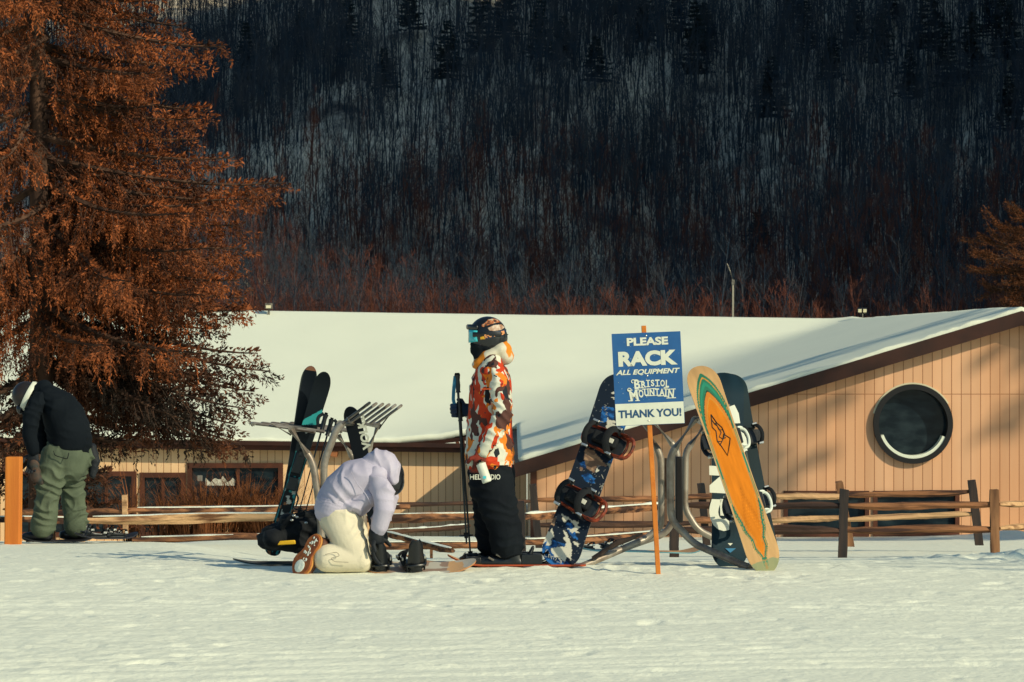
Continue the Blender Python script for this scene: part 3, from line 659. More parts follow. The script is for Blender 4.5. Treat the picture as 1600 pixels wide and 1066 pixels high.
for (y0, px, py, dy) in [(400, 1496, 372, 0), (410, 1502, 400, -.6), (420, 1494, 424, .3), (380, 1532, 352, .5), (360, 1562, 340, -.5), (430, 1540, 440, -.9), (470, 1548, 470, -.4), (480, 1562, 486, .4), (495, 1552, 500, 0), (440, 1530, 455, .8), (350, 1570, 372, 1.2), (400, 1560, 405, -1.4)]:
    a, e = PQ(1660, y0), PQ(px+30, py, dy); B.limb(a, e, sag=.05, dens=.5, width=.25, hang=.3, up=.2)
    for k in range(6):
        p0 = a.lerp(e, R_.uniform(.35, 1)); d = (e-a).normalized()+Vector((R_.uniform(-.5, .2), R_.uniform(-1, 1), R_.uniform(-.3, .7))); B.limb(p0, p0+d.normalized()*R_.uniform(.35, .75), sag=.04, dens=1.2, width=.5, hang=.1, up=.3, r0=.015)
for i in range(40):
    a = R_.uniform(0, 6.28); h = R_.uniform(3.2, 7.2); l = R_.uniform(1.2, 2.6)*(1.2-h/14); p0 = tp+Vector((0, 0, h)); B.limb(p0, p0+Vector((math.cos(a)*l, math.sin(a)*l, .15*l)), dens=.8, hang=.4)
B.wood('branches', M_trunk, pine); B.foliage('crown', M_needle2, pine, .14)
# leafless shade tree right of the frame; its limbs throw the streaks on the gable wall
rng = random.Random(77)
for (x, y, h) in ((19.5, 12.2, 15),):
    v_, f_ = bare_tree(h, .30, .38, 44, 6, .34, .03, .035); o = link_mesh('bare_tree', np_mesh('bare_tree', v_, f_), M_trunk); o.location = (x, y, -1.5)
    tag(o, 'tall leafless tree standing to the right of the lodge gable', 'tree', 'shade trees right of the lodge')
for k_, (x, y, h, r_, sd) in enumerate(((27.0, 28.0, 25, 6.4, 91), (31.5, 31.0, 27, 6.2, 92))):
    a_, b_ = evergreen(h, r_, sd, tiers=9, bot=.45); e = empty('evergreen_tree', Vector((x, y, -1.6)), 'tall evergreen standing right of the lodge gable', 'tree', 'evergreens right of the lodge')
    m1 = np_mesh('trunk', *a_); m2 = np_mesh('crown', *b_); link_mesh('trunk', m1, M_trunk, e); link_mesh('crown', m2, M_ever, e)
# ---------------------------------------------------------------- dry grass before the windows
M_dry = mat('dry russet grass', (0.09, 0.034, 0.015), .9, (0.24, 0.085, 0.032), 3, 3, spec=.1)
def grass_clump(px, Y, h, n, seed, sp=.5):
    R = random.Random(seed); p = G(px, Y); V = []; Fc = []
    for i in range(n):
        a = R.uniform(0, 6.28); r = R.random()*sp; b = Vector((math.cos(a)*r, math.sin(a)*r*.6, -.1)); l = h*R.uniform(.5, 1.1); ou = Vector((math.cos(a), math.sin(a), 0))*l*R.uniform(.1, .7)
        m = b+Vector((0, 0, l*.6))+ou*.35; e = b+Vector((0, 0, l*R.uniform(.6, 1)))+ou; s = Vector((math.cos(a+1.5), math.sin(a+1.5), 0))*.009; k = len(V)
        V += [b-s, b+s, m+s, m-s, e]; Fc += [(k, k+1, k+2, k+3), (k+3, k+2, k+4, k+4)]
        for _ in range(3):
            q0 = m.lerp(e, R.random()); q1 = q0+Vector((R.uniform(-.14, .14), R.uniform(-.1, .1), R.uniform(.0, .16))); k = len(V); V += [q0-s*.6, q0+s*.6, q1]; Fc.append((k, k+1, k+2, k+2))
    me = bpy.data.meshes.new('dry_grass'); me.from_pydata([tuple(v) for v in V], [], [f if f[2] != f[3] else f[:3] for f in Fc]); o = link_mesh('dry_grass', me, M_dry); o.location = p
    return o
for (px, Y, h, n, s, sp, lb) in [(385, 58, 1.6, 420, 1, .75, 'tallest dry russet grass clump before the wide window'), (318, 57.5, 1.5, 360, 2, .7, 'dry russet grass clump before the left part of the wide window'), (262, 58, 1.3, 200, 3, .5, 'dry russet grass clump before the narrow middle window'), (425, 57, 1.2, 200, 4, .5, 'dry russet grass clump beside the leaning skis'), (205, 58.5, 1.7, 70, 5, .16, 'thin upright dry stalks between the two left windows')]:
    tag(grass_clump(px, Y, h, n, s, sp), lb, 'dry grass', 'dry grass along the lodge wall')
# ================================================================ split-rail fences
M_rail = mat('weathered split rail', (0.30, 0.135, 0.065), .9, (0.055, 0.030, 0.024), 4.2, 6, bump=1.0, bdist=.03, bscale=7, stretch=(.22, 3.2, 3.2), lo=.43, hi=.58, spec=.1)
M_railL = mat('sunlit pale split rail', (0.56, 0.34, 0.18), .9, (0.16, 0.075, 0.04), 3.6, 6, bump=1.0, bdist=.03, bscale=7, stretch=(.22, 3.2, 3.2), lo=.48, hi=.66, spec=.1)  # sunlight painted into the pale wood colour
M_railD = mat('dark shaded split rail', (0.10, 0.050, 0.032), .85, (0.035, 0.022, 0.02), 3.0, 6, bump=1.0, bdist=.03, bscale=7, stretch=(.22, 3.2, 3.2), spec=.2)  # shade painted into the colour of the dark rails
M_postD = mat('dark shaded post', (0.018, 0.019, 0.022), .85, (0.05, 0.035, 0.03), 4, 5, bump=.6, bscale=12, stretch=(3, 3, .4), spec=.2)  # tree shadow on the posts painted into this dark tone
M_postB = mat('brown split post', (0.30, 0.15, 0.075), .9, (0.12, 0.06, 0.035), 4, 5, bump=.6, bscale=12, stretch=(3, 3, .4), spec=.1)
RR = random.Random(21)
def rail(fence, a, b, th, m, snow=0.0, name='rail'):
    """a, b = (px, py, Y): ends of the rail's centre line; th = height in px"""
    p, q = W(*a), W(*b); h = th/F*(a[2]+b[2])/2/2; n = 16; mb = MB(); L_ = (q-p).length; d = (q-p).normalized(); s = Vector((-d.y, d.x, 0)).normalized(); u = Vector((0, 0, 1))
    ph = [RR.uniform(0, 6.3) for _ in range(8)]; prof = []
    K = 6; base = [(RR.uniform(.70, 1.12)) for _ in range(K)]; vs = []
    for i in range(n+1):
        t = i/n; c = p.lerp(q, t)+u*(h*.14*math.sin(t*5+ph[0])+h*RR.uniform(-.05, .05))+s*(h*.3*math.sin(t*4+ph[1])); tap = 1-.38*max(0, abs(t-.5)*2-.72)/.28
        for j in range(K):
            g = 2*math.pi*j/K+.3; r = h*tap*base[j]*(1+.16*math.sin(t*9+ph[j % 8])+RR.uniform(-.07, .07)); vs.append(c+s*(r*1.25*math.cos(g))+u*(r*math.sin(g)))
    fs = [(i*K+j, i*K+(j+1) % K, (i+1)*K+(j+1) % K, (i+1)*K+j) for i in range(n) for j in range(K)]+[tuple(range(K))[::-1], tuple(n*K+j for j in range(K))]
    mb.add(vs, fs); o = mb.build(name, m, fence, smooth=False)
    if snow:
        sb = MB(); c0, c1 = .04, .96; pts = []; rr = []
        for i in range(25):
            t = c0+(c1-c0)*i/24; pts.append(p.lerp(q, t)+u*(h*.78+h*.14*math.sin(t*5+ph[0]))+s*(h*.3*math.sin(t*4+ph[1]))); k = snow*.62*(.7+.5*math.sin(t*17+ph[2])+.45*math.sin(t*41+ph[3])); rr.append((max(.008, k), h*.95) if 0 < i < 24 else (.004, h*.5))
        sb.tube(pts, rr, 10, side=s); sb.build('snow_cap', M_snow, o)
    return o
def post(fence, bx, by, tx, ty, Y, wpx, m, name='post', dep=.1):
    p, q = W(bx, by+6, Y), W(tx, ty, Y); wd = wpx/F*Y/2; mb = MB(); vs = []; n = 6
    for i in range(n+1):
        c = p.lerp(q, i/n)
        for j, (a, b_) in enumerate(((-1, -1), (.9, -1.05), (1.05, .0), (.8, 1), (-.9, 1))):
            vs.append(c+Vector((wd*a*(1+RR.uniform(-.08, .08)), dep/2*b_*(1+RR.uniform(-.1, .1)), RR.uniform(-.015, .015) if i == n else 0)))
    K = 5; fs = [(i*K+j, i*K+(j+1) % K, (i+1)*K+(j+1) % K, (i+1)*K+j) for i in range(n) for j in range(K)]+[tuple(range(K))[::-1], tuple(n*K+j for j in range(K))]
    mb.add(vs, fs); return mb.build(name, m, fence, smooth=False)
ff = empty('split_rail_fence', G(1053, 33), 'nearer split-rail fence with dark upright posts running behind the ski racks', 'fence')
post(ff, 1555, 863, 1553, 765, 33, 14, M_postB); post(ff, 1316, 871, 1319, 765, 33, 14, M_postD); post(ff, 1053, 875, 1053, 800, 32.5, 15, M_postD, dep=.12)
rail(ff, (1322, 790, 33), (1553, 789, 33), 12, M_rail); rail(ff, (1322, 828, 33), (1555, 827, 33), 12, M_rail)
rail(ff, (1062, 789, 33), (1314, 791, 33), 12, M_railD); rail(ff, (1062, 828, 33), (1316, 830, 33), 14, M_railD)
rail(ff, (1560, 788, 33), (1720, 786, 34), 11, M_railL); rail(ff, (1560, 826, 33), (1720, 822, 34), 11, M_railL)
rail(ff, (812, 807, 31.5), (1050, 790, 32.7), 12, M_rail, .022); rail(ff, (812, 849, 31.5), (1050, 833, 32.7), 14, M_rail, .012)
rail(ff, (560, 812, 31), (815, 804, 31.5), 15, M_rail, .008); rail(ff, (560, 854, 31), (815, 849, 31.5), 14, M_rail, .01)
post(ff, 815, 866, 813, 784, 31.4, 13, M_postD)
fb = empty('split_rail_fence', G(1100, 36.5), 'farther split-rail fence with leaning posts close before the gable wall', 'fence')
post(fb, 1329, 848, 1311, 753, 36.6, 12, M_postB); post(fb, 1530, 846, 1518, 750, 36.5, 13, M_postD); post(fb, 1104, 846, 1095, 756, 36.5, 12, M_postD); post(fb, 842, 850, 832, 757, 36, 11, M_postD)
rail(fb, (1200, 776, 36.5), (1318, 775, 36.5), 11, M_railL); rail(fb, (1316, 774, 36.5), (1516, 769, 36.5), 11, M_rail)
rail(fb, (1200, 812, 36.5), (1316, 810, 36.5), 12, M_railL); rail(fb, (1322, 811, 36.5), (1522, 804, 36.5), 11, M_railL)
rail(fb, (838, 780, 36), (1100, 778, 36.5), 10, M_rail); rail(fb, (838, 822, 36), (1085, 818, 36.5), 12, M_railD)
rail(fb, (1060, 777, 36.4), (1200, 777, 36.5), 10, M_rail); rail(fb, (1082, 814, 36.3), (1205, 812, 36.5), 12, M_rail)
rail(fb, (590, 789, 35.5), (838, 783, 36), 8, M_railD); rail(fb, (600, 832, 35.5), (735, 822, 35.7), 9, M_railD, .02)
fr = empty('broken_rail', W(655, 850, 30), 'broken fence rail slumping to the snow behind the kneeling person', 'fence rail')
rail(fr, (603, 834, 30.5), (707, 861, 29.5), 11, M_rail, .004, 'rail')
q = MB(); q.box(W(674, 862, 30), (.03, .03, .2)); q.build('prop_stake', M_rail, fr, smooth=False)
fl = empty('split_rail_fence', G(160, 28.5), 'left split-rail fence with pale posts between the bending person and the leaning skis', 'fence')
post(fl, 129, 846, 128, 785, 28, 8, M_railL); post(fl, 197, 832, 195, 773, 31, 8, M_railL, dep=.08)
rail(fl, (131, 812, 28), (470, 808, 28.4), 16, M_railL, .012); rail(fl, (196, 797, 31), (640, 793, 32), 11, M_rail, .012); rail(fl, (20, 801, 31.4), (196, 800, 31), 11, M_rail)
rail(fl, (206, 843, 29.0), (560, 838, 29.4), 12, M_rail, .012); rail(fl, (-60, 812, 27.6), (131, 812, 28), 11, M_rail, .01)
M_orange = mat('orange stained wood', (0.62, 0.20, 0.028), .7, (0.50, 0.14, 0.02), 2.5, 5, bump=.3, bscale=12, stretch=(3, 3, .3), spec=.3)
g_ = G(20, 26.4); po = empty('orange_post', g_, 'thick orange painted wooden post at the far left edge', 'post')
q = MB(); pt_ = W(20, 712, 26.4); vs = [(-.071, -.07), (.071, -.07), (.071, .07), (-.071, .07)]
q.add([(g_.x+a, g_.y+b, g_.z-.2) for a, b in vs]+[(g_.x+.012+a*.98, g_.y+b, pt_.z-.01) for a, b in vs], [(0, 3, 2, 1), (4, 5, 6, 7), (0, 1, 5, 4), (1, 2, 6, 5), (2, 3, 7, 6), (3, 0, 4, 7)])
q.build('post', M_orange, po, smooth=False, bevel=.012)
# ================================================================ equipment racks
M_tube = mat('weathered galvanised tube', (0.36, 0.32, 0.27), .42, (0.17, 0.125, 0.095), 7.5, 9, metallic=.45, bump=.08, bscale=40, lo=.42, hi=.66, spec=.4)
M_rust = mat('rusty scuffed tube', (0.21, 0.14, 0.10), .6, (0.09, 0.04, 0.025), 6, 8, metallic=.3, bump=.4, bscale=24, spec=.3)
def bend(pts, n=6, r=.09):
    """polyline with rounded corners"""
    P = [Vector(p) for p in pts]; out = [P[0]]
    for i in range(1, len(P)-1):
        a = (P[i-1]-P[i]); b = (P[i+1]-P[i]); ra = min(r, a.length*.45, b.length*.45); p0 = P[i]+a.normalized()*ra; p1 = P[i]+b.normalized()*ra
        for k in range(n+1):
            t = k/n; out.append(p0*(1-t)**2+P[i]*2*t*(1-t)+p1*t*t)
    out.append(P[-1]); return out
# --- left rack: long axis runs away from the camera and slightly right
rk = empty('equipment_rack', G(497, 20.9), 'left ski rack of weathered bent steel tubes behind the kneeling person', 'ski rack')
Y0, Y1 = 20.9, 22.6
def fr_l(pts, Y): q = MB(); q.tube(bend([W(a, b, Y) for a, b in pts], r=.07), .0265, 12); return q.build('frame_tube', M_tube, rk)
fr_l([(455, 671), (489, 722), (499, 790), (505, 872)], Y0); fr_l([(545, 656), (527, 668), (506, 722), (506, 790), (497, 872)], Y0)
fr_l([(528, 680), (557, 722), (560, 790), (556, 862)], Y1); fr_l([(592, 662), (572, 712), (566, 790), (572, 862)], Y1)
q = MB(); q.tube([W(455, 671, Y0), W(534, 670, Y1)], .025, 12); q.build('top_rail', M_tube, rk)
q = MB(); q.tube([W(531, 662, Y0), W(590, 664, Y1)], .025, 12); q.build('top_rail', M_tube, rk)
q = MB(); q.tube([W(500, 868, Y0), W(565, 860, Y1)], .03, 10); q.build('ground_rail', M_tube, rk)
def hoop(a, b, c, d, r=.011, name='finger'):
    q = MB(); q.tube(bend([a, b, c, d], r=.035, n=5), r, 8); return q.build(name, M_tube, rk)
for i in range(6):
    Y = Y0+(Y1-Y0)*(i+.2)/5.6; t = (Y-Y0)/(Y1-Y0); a = W(455, 671, Y0).lerp(W(534, 670, Y1), t); o = Vector((-.30, 0, .045)); s_ = Vector((0, .085, 0))
    hoop(a-s_*.5+Vector((.16, 0, -.02)), a+o-s_*.5, a+o+s_*.5, a+s_*.5+Vector((.16, 0, -.02)))
for i in range(6):
    Y = Y0+(Y1-Y0)*(i+.2)/5.6; t = (Y-Y0)/(Y1-Y0); a = W(531, 662, Y0).lerp(W(590, 664, Y1), t); o = Vector((.205, 0, .150)); s_ = Vector((0, .085, 0))
    hoop(a-s_*.5, a+o-s_*.5, a+o+s_*.5, a+s_*.5)
q = MB(); q.tube([W(612, 644, Y1-.1), W(592, 670, Y1)], .008, 6); q.build('brace', M_black, rk)
q = MB(); q.tube([W(424, 662, Y0), W(455, 680, Y0)], .008, 6); q.build('brace', M_tube, rk)
# --- right rack
rk2 = empty('equipment_rack', G(1047, 20.6), 'right rack of bent grey steel tubes behind the blue sign', 'ski rack')
def fr_r(pts, Y, r=.0265, m=None, name='frame_tube'): q = MB(); q.tube(bend([W(a, b, yy if yy else Y) for a, b, yy in pts], r=.065), r, 14); return q.build(name, m or M_tube, rk2)
fr_r([(1086, 655, 0), (1047, 712, 0), (1048, 812, 0), (1085, 850, 20.55), (1172, 888, 20.1)], 20.6)
fr_r([(1008, 662, 0), (1033, 714, 0), (1034, 822, 0), (1010, 842, 0), (900, 889, 20.5)], 20.9, .026, M_tube)
fr_r([(1102, 664, 0), (1071, 706, 0), (1070, 795, 0), (1090, 828, 0), (1170, 868, 0)], 22.0, .0255)
fr_r([(1015, 652, 0), (1058, 702, 0), (1060, 800, 0), (1040, 834, 0), (960, 862, 0)], 22.3, .0255)
q = MB(); q.tube([W(1086, 655, 20.6), W(1102, 664, 22.0)], .024, 12); q.build('top_rail', M_tube, rk2)
q = MB(); q.tube([W(1008, 662, 20.9), W(1015, 652, 22.3)], .024, 12); q.build('top_rail', M_tube, rk2)
q = MB(); q.box(W(1040, 768, 20.75), (.018, .02, .48)); q.build('weld_plate', M_rust, rk2)
q = MB(); q.box(W(1061, 765, 21.9), (.055, .1, .50)); q.build('dark_upright', M_black, rk2, bevel=.01)
for i in range(5):
    t = (i+.1)/4.4
    for (A, B_, o) in ((W(1086, 655, 20.6), W(1102, 664, 22.0), Vector((.24, 0, .10))), (W(1008, 662, 20.9), W(1015, 652, 22.3), Vector((-.24, 0, .10)))):
        a = A.lerp(B_, t); s_ = Vector((0, .075, 0)); q = MB(); q.tube(bend([a-s_*.5, a+o-s_*.5, a+o+s_*.5, a+s_*.5], r=.03, n=4), .010, 8); q.build('finger', M_tube, rk2)
q = MB(); pp = [W(a_, b_, 20.55) for a_, b_ in ((925, 872), (938, 866), (950, 857), (965, 848), (985, 842), (1004, 834))]; q.tube(pp, [(.010, .03), (.020, .035), (.016, .035), (.024, .035), (.016, .03), (.006, .02)], 8, side=(0, 1, 0)); q.build('bark_strip', M_postD, rk2, smooth=False)  # dark bark-like piece lying along the rack leg
# ================================================================ snowboards
def attr_mesh(o, cols):
    """per-vertex paint of the object's own surface pattern"""
    a = o.data.color_attributes.new('paint', 'FLOAT_COLOR', 'POINT'); c = np.concatenate([cols, np.ones((len(cols), 1))], 1).astype(np.float32); a.data.foreach_set('color', c.ravel())
def plank(name, half, length, art, M, parent, th=.011, rise=(.05, .05), rl=.2, step=.0045, rough=.3, edge=(.03, .03, .03), camber=0.0, twist=0):
    """board in its own frame: x across, y along from 0 at the tail to `length`, z out of the decorated face
    half(y) -> half width; art(x, y) -> rgb arrays; rise: how far tail / nose bend along z"""
    ny_ = int(length/step)+1; nx_ = max(8, int(2*half(np.array([length/2])).max()/step)); ys = length*(0.5-0.5*np.cos(np.linspace(0, math.pi, ny_))) ; ys = ys*.35+np.linspace(0, length, ny_)*.65
    us = np.linspace(-1, 1, nx_+1); U, Yg = np.meshgrid(us, ys); Hf = np.maximum(half(Yg), .0015); X = U*Hf
    Zb = rise[0]*np.clip((rl-Yg)/rl, 0, 1)**2+rise[1]*np.clip((Yg-length+rl)/rl, 0, 1)**2+camber*np.sin(np.pi*Yg/length)
    top = np.stack([X, Yg, Zb], -1).reshape(-1, 3); bot = np.stack([X, Yg, Zb-th], -1).reshape(-1, 3); N = len(top); w_ = nx_+1
    I = np.arange(N).reshape(ny_, w_); ft = np.stack([I[:-1, :-1], I[:-1, 1:], I[1:, 1:], I[1:, :-1]], -1).reshape(-1, 4); fbm = ft[:, ::-1]+N
    bd = np.concatenate([I[0, :], I[1:, -1], I[-1, -2::-1], I[-2:0:-1, 0]]); b2 = np.roll(bd, -1); fe = np.stack([bd, bd+N, b2+N, b2], -1)
    me = np_mesh(name, np.concatenate([top, bot]), np.concatenate([ft, fbm, fe]), True)
    mi = np.concatenate([np.zeros(len(ft)), np.ones(len(fbm)), np.full(len(fe), 2)]).astype(np.int32)
    me.polygons.foreach_set('material_index', mi)
    mp = mat(name+' painted face', (.1, .1, .1), rough+.08, attr='paint', spec=.18, bump=.05, bscale=60); mbk = mat(name+' back', tuple(.6*c+.01 for c in edge), .4); me_ = mat(name+' edge', edge, .4)
    o = link_mesh(name, me, [mp, mbk, me_], parent); cols = art(X.ravel(), Yg.ravel()); attr_mesh(o, np.concatenate([cols, cols*0+.02]))
    try: me.set_sharp_from_angle(angle=rad(50))
    except Exception: pass
    return o
def board_half(length, wmax, waist, nose=.16, tail=.16):
    def f(y):
        v = np.clip(y/length, 0, 1); body = waist+(wmax-waist)*np.abs(2*v-1)**2*1.0
        t = np.clip(y/(tail), 0, 1); n_ = np.clip((length-y)/(nose), 0, 1)
        return .5*body*np.sqrt(np.clip(1-(1-t)**2.3, 0, 1))*np.sqrt(np.clip(1-(1-n_)**2.3, 0, 1))
    return f
def blend(c, m, col): c[m] = col
NV = np.array
M_blk = mat('black plastic', (0.006, 0.008, 0.011), .38, bump=.1, bscale=40, spec=.5)
M_blkf = mat('black padded fabric', (0.006, 0.008, 0.011), .85, bump=.3, bscale=50)
M_orgp = mat('orange red rubber', (0.30, 0.050, 0.018), .45, (0.04, 0.012, .010), 22, 4)
M_whitep = mat('white plastic', (0.62, 0.66, 0.58), .4)
M_metal = mat('bright buckle metal', (0.55, 0.55, 0.52), .3, metallic=.9)
def binding(parent, M, z=.0, yaw=0, mats_=None, name='binding', hb=True, scale=1.0, side=1):
    """strap binding standing on the board's deck; local x across board = foot direction"""
    A, Bm, C = mats_ or (M_blk, M_orgp, M_blkf)
    R = M @ Matrix.Rotation(yaw, 4, 'Z') @ Matrix.Scale(scale, 4)
    q = MB(); pts = [(-.115, -.045), (-.06, -.06), (.07, -.055), (.125, -.04), (.125, .04), (.07, .055), (-.06, .06), (-.115, .045)]
    q.add([(x, y, 0) for x, y in pts]+[(x*.97, y*.95, .022) for x, y in pts], [tuple(range(8))[::-1], tuple(range(8, 16))]+[(i, (i+1) % 8, 8+(i+1) % 8, 8+i) for i in range(8)], M=R)
    b = q.build(name, A, parent, local=True, smooth=False, bevel=.004)
    q = MB()
    for s in (-1, 1): q.tube([(-.12, .057*s, .015), (-.10, .066*s, .05), (-.02, .064*s, .035), (.09, .056*s, .03)], [(.02, .006), (.032, .006), (.018, .006), (.012, .006)], 8, side=(0, 1, 0), M=R)
    q.tube(bend([(-.09, -.064, .05), (-.15, -.06, .06), (-.165, 0, .065), (-.15, .06, .06), (-.09, .064, .05)], r=.05), .010, 8, M=R); q.build('heel_hoop', Bm, b, local=True)
    q = MB()
    for (x0, x1, zt, r) in ((-.075, -.02, .135, .020), (.07, .105, .085, .015)):
        pts = [(x0, -.066, .04), ((x0+x1)/2, -.074, zt*.62), (x1, -.045, zt*.95), (x1+.01, 0, zt), (x1, .045, zt*.95), ((x0+x1)/2, .074, zt*.62), (x0, .066, .04)]
        q.tube(bend(pts, r=.04, n=3), [(r, .006)]*len(bend(pts, r=.04, n=3)), 8, side=(0, 0, 1), M=R)
    q.build('strap', C, b, local=True)
    for s in (-1, 1):
        for x, zz in ((-.05, .085), (.088, .055)): q = MB(); q.box((x, .078*s, zz), (.035, .012, .022), M=R); q.build('buckle', M_metal, b, local=True, smooth=False, bevel=.002)
    if hb:
        q = MB(); vs = []; K = 9; H_ = 7
        for i in range(H_):
            t = i/(H_-1); zz = .03+.21*t; wd = .058*(1-.25*t)*(1.0 if i < H_-1 else .6); bx = -.145-.02*t
            for j in range(K):
                a = (j/(K-1)-.5)*2; vs.append((bx+.05*(a*a)*(1-.3*t), wd*a, zz))
        n1 = len(vs); vs += [(x-.010, y*1.05, z_) for x, y, z_ in vs]
        fs = []
        for i in range(H_-1):
            for j in range(K-1): a = i*K+j; fs += [(a, a+1, a+K+1, a+K), (n1+a, n1+a+K, n1+a+K+1, n1+a+1)]
        rim = [j for j in range(K)]+[i*K+K-1 for i in range(1, H_)]+[(H_-1)*K+j for j in range(K-2, -1, -1)]+[i*K for i in range(H_-2, 0, -1)]
        for i in range(len(rim)): a, c = rim[i], rim[(i+1) % len(rim)]; fs.append((a, n1+a, n1+c, c))
        q.add(vs, fs, M=R); q.build('highback', A, b, local=True)
    return b
M_swhite0 = mat('off white plastic', (0.5, 0.5, 0.44), .5)
# ---- A: orange board, painted base toward the camera
def px_axis(bx, by, Yb, tx, ty, Yt): return W(bx, by, Yb), W(tx, ty, Yt)
b0, b1 = px_axis(1202, 893, 19.95, 1090, 568, 20.55); LA = (b1-b0).length
MA = axes(b0, b1-b0, Vector((.12, -1, .12))); bA = empty('snowboard', MA, 'orange snowboard with teal and green flame base leaning on the right rack', 'snowboard')
def loc(M, pts): return px_local(M, pts)
lv = np.array(loc(MA, [(1103, 568), (1196, 893), (1138, 720), (1165, 720)]))
def artA(x, y):
    v = y/LA; c = np.tile(NV([.55, .33, .145]), (len(x), 1)); ax = np.abs(x)
    def stripe(r_out, col, nose_gap, sidew, flame): 
        # nested arch: half width profile w(v)
        w_ = sidew*np.clip(1-np.clip((y-(LA-nose_gap-.34))/.34, 0, 1)**2.1, 0, 1)**.8; tail = flame
        t = np.clip((tail-y)/.42, 0, 1); w2 = w_*(1-t**1.15*.93)+.006*np.sin(y*43)*np.clip((.45-y)/.2, 0, 1)*np.clip(y/.1, 0, 1); m = (ax < w2) & (y > .03) & (y < LA-nose_gap); c[m] = col
    g1 = NV([.03, .17, .10]); g2 = NV([.03, .24, .15]); og = NV([.62, .185, .010]); yl = NV([.60, .27, .04]); dk = NV([.015, .05, .035])
    stripe(0, g1, .07, .103, .46); stripe(0, yl, .105, .0985, .47); stripe(0, g1, .118, .0975, .48); stripe(0, g2, .145, .094, .50); stripe(0, g1, .18, .0925, .50); stripe(0, dk, .215, .091, .52); stripe(0, NV([.60, .20, .03]), .225, .0895, .52)
    stripe(0, yl, .27, .082, .55); stripe(0, og, .285, .080, .56)
    k = 1+.10*vnoise(x*30, y*5, 71)+.08*vnoise(x*80, y*14, 72); c *= k[:, None]
    for s in (.30, .345):   # inner chevrons
        d = np.abs((y-(s+.30))+ax*5.2); m = (d < .008) & (ax < .062) & (y > .3) & (y < .85); c[m] = c[m]*.78+NV([.02, 0, 0])
        d = np.abs((y-(s+.17))+ax*5.2); m = (d < .006) & (ax < .062) & (y > .12); c[m] = c[m]*1.2
    m = (y < .09+.02*vnoise(x*20, y*9, 7)); c[m] = c[m]*.4+NV([.10, .26, .16])*.6
    return c
hA = board_half(LA, .244, .222, .19, .19)
oA = plank('board', hA, LA, artA, MA, bA, rise=(-.04, -.055), edge=(.62, .50, .32), rough=.25)
# line drawing on the base, traced where it stands
q = MB()
def ink(mb, pts, r=.0035, z=.0015):
    pl = px_local(MA, pts, 0.0); mb.tube([(x, y, z) for x, y in pl], [(.0012, r)]*len(pl), 6, side=(1, .01, 0)) if False else mb.tube([(x, y, z) for x, y in pl], r, 5)
for ln in ([(1111, 648), (1113, 668), (1119, 674), (1121, 690), (1127, 697), (1137, 712), (1140, 694), (1141, 685), (1133, 680), (1128, 668), (1120, 661), (1111, 648)], [(1118, 661), (1124, 672), (1130, 672), (1133, 680), (1128, 690), (1121, 690)], [(1122, 668), (1127, 676), (1124, 683), (1129, 686), (1134, 684)], [(1112, 656), (1117, 663), (1121, 666)], [(1125, 696), (1130, 686), (1131, 678)]): ink(q, ln)
q.build('line_drawing', M_black, oA, local=True)
for yv in (.53, 1.03):
    binding(bA, Matrix.Translation((0, yv, -.012)) @ Matrix.Rotation(math.pi, 4, 'Y') @ Matrix.Rotation(rad(4), 4, 'Z'), mats_=(M_blk, M_whitep, M_blk), scale=1.2, hb=False)
# ---- GNU board and dark board behind
def simple_board(bx, by, Yb, tx, ty, Yt, lab, art, wm=.29, zh=(.15, -1, .12), edge=(.02, .03, .04), rise=(-.04, -.05)):
    a, b = px_axis(bx, by, Yb, tx, ty, Yt); Ln = (b-a).length; M = axes(a, b-a, Vector(zh)); e = empty('snowboard', M, lab, 'snowboard'); o = plank('board', board_half(Ln, wm, wm*.86), Ln, art, M, e, rise=rise, edge=edge); return M, e, o, Ln
def artC(x, y):
    c = np.tile(NV([.010, .026, .038]), (len(x), 1)); c *= (1+.3*vnoise(x*14, y*6, 81))[:, None]; return c
MC, bC, oC, LC = simple_board(1141, 886, 20.35, 1134, 578, 21.0, 'dark blue snowboard with white bubble letters standing behind the orange one', artC, .275, zh=(.10, -1, .1))
M_letter = mat('white print', (0.66, 0.68, 0.58), .5)
q = MB()
def blob(mb, M, pts, r, z=.002):
    pl = px_local(M, pts, 0); mb.tube([(x, y, z) for x, y in pl], [(r, .0015)]*len(pl), 10, side=(0, 0, 1))
for (ch, y0, hh) in (('G', 805, 54), ('N', 750, 46), ('U', 692, 46)):
    x0, y0l = px_local(MC, [(1130 if ch != 'U' else 1146, y0)], 0)[0]; ww_ = .20; vs, fs = fit_text(ch, x0, y0l, hh/221, ww_, bold=.10, rot=math.pi/2, z=.0015); q.add(vs, fs)
q.build('lettering', M_letter, oC, local=True)
q = MB()
blob(q, MC, [(1139, 636), (1145, 648), (1147, 662)], .045); blob(q, MC, [(1155, 690), (1161, 706)], .035); q.build('print_blob', M_letter, oC, local=True)
q = MB(); vs = px_local(MC, [(1133, 857), (1150, 857), (1141, 864)], 0); q.add([(x, y, .0015) for x, y in vs], [(0, 1, 2)]); q.build('triangle_logo', mat('blue print', (.03, .18, .35), .5), oC, local=True, smooth=False)
q = MB(); vs = px_local(MC, [(1137, 849), (1145, 849), (1141, 853)], 0); q.add([(x, y, .0015) for x, y in vs], [(0, 1, 2)]); q.build('triangle_logo', M_letter, oC, local=True, smooth=False)
for yv in (.48, .98): binding(bC, Matrix.Translation((0, yv, -.012)) @ Matrix.Rotation(math.pi, 4, 'Y'), mats_=(M_blk, M_blk, M_blkf))
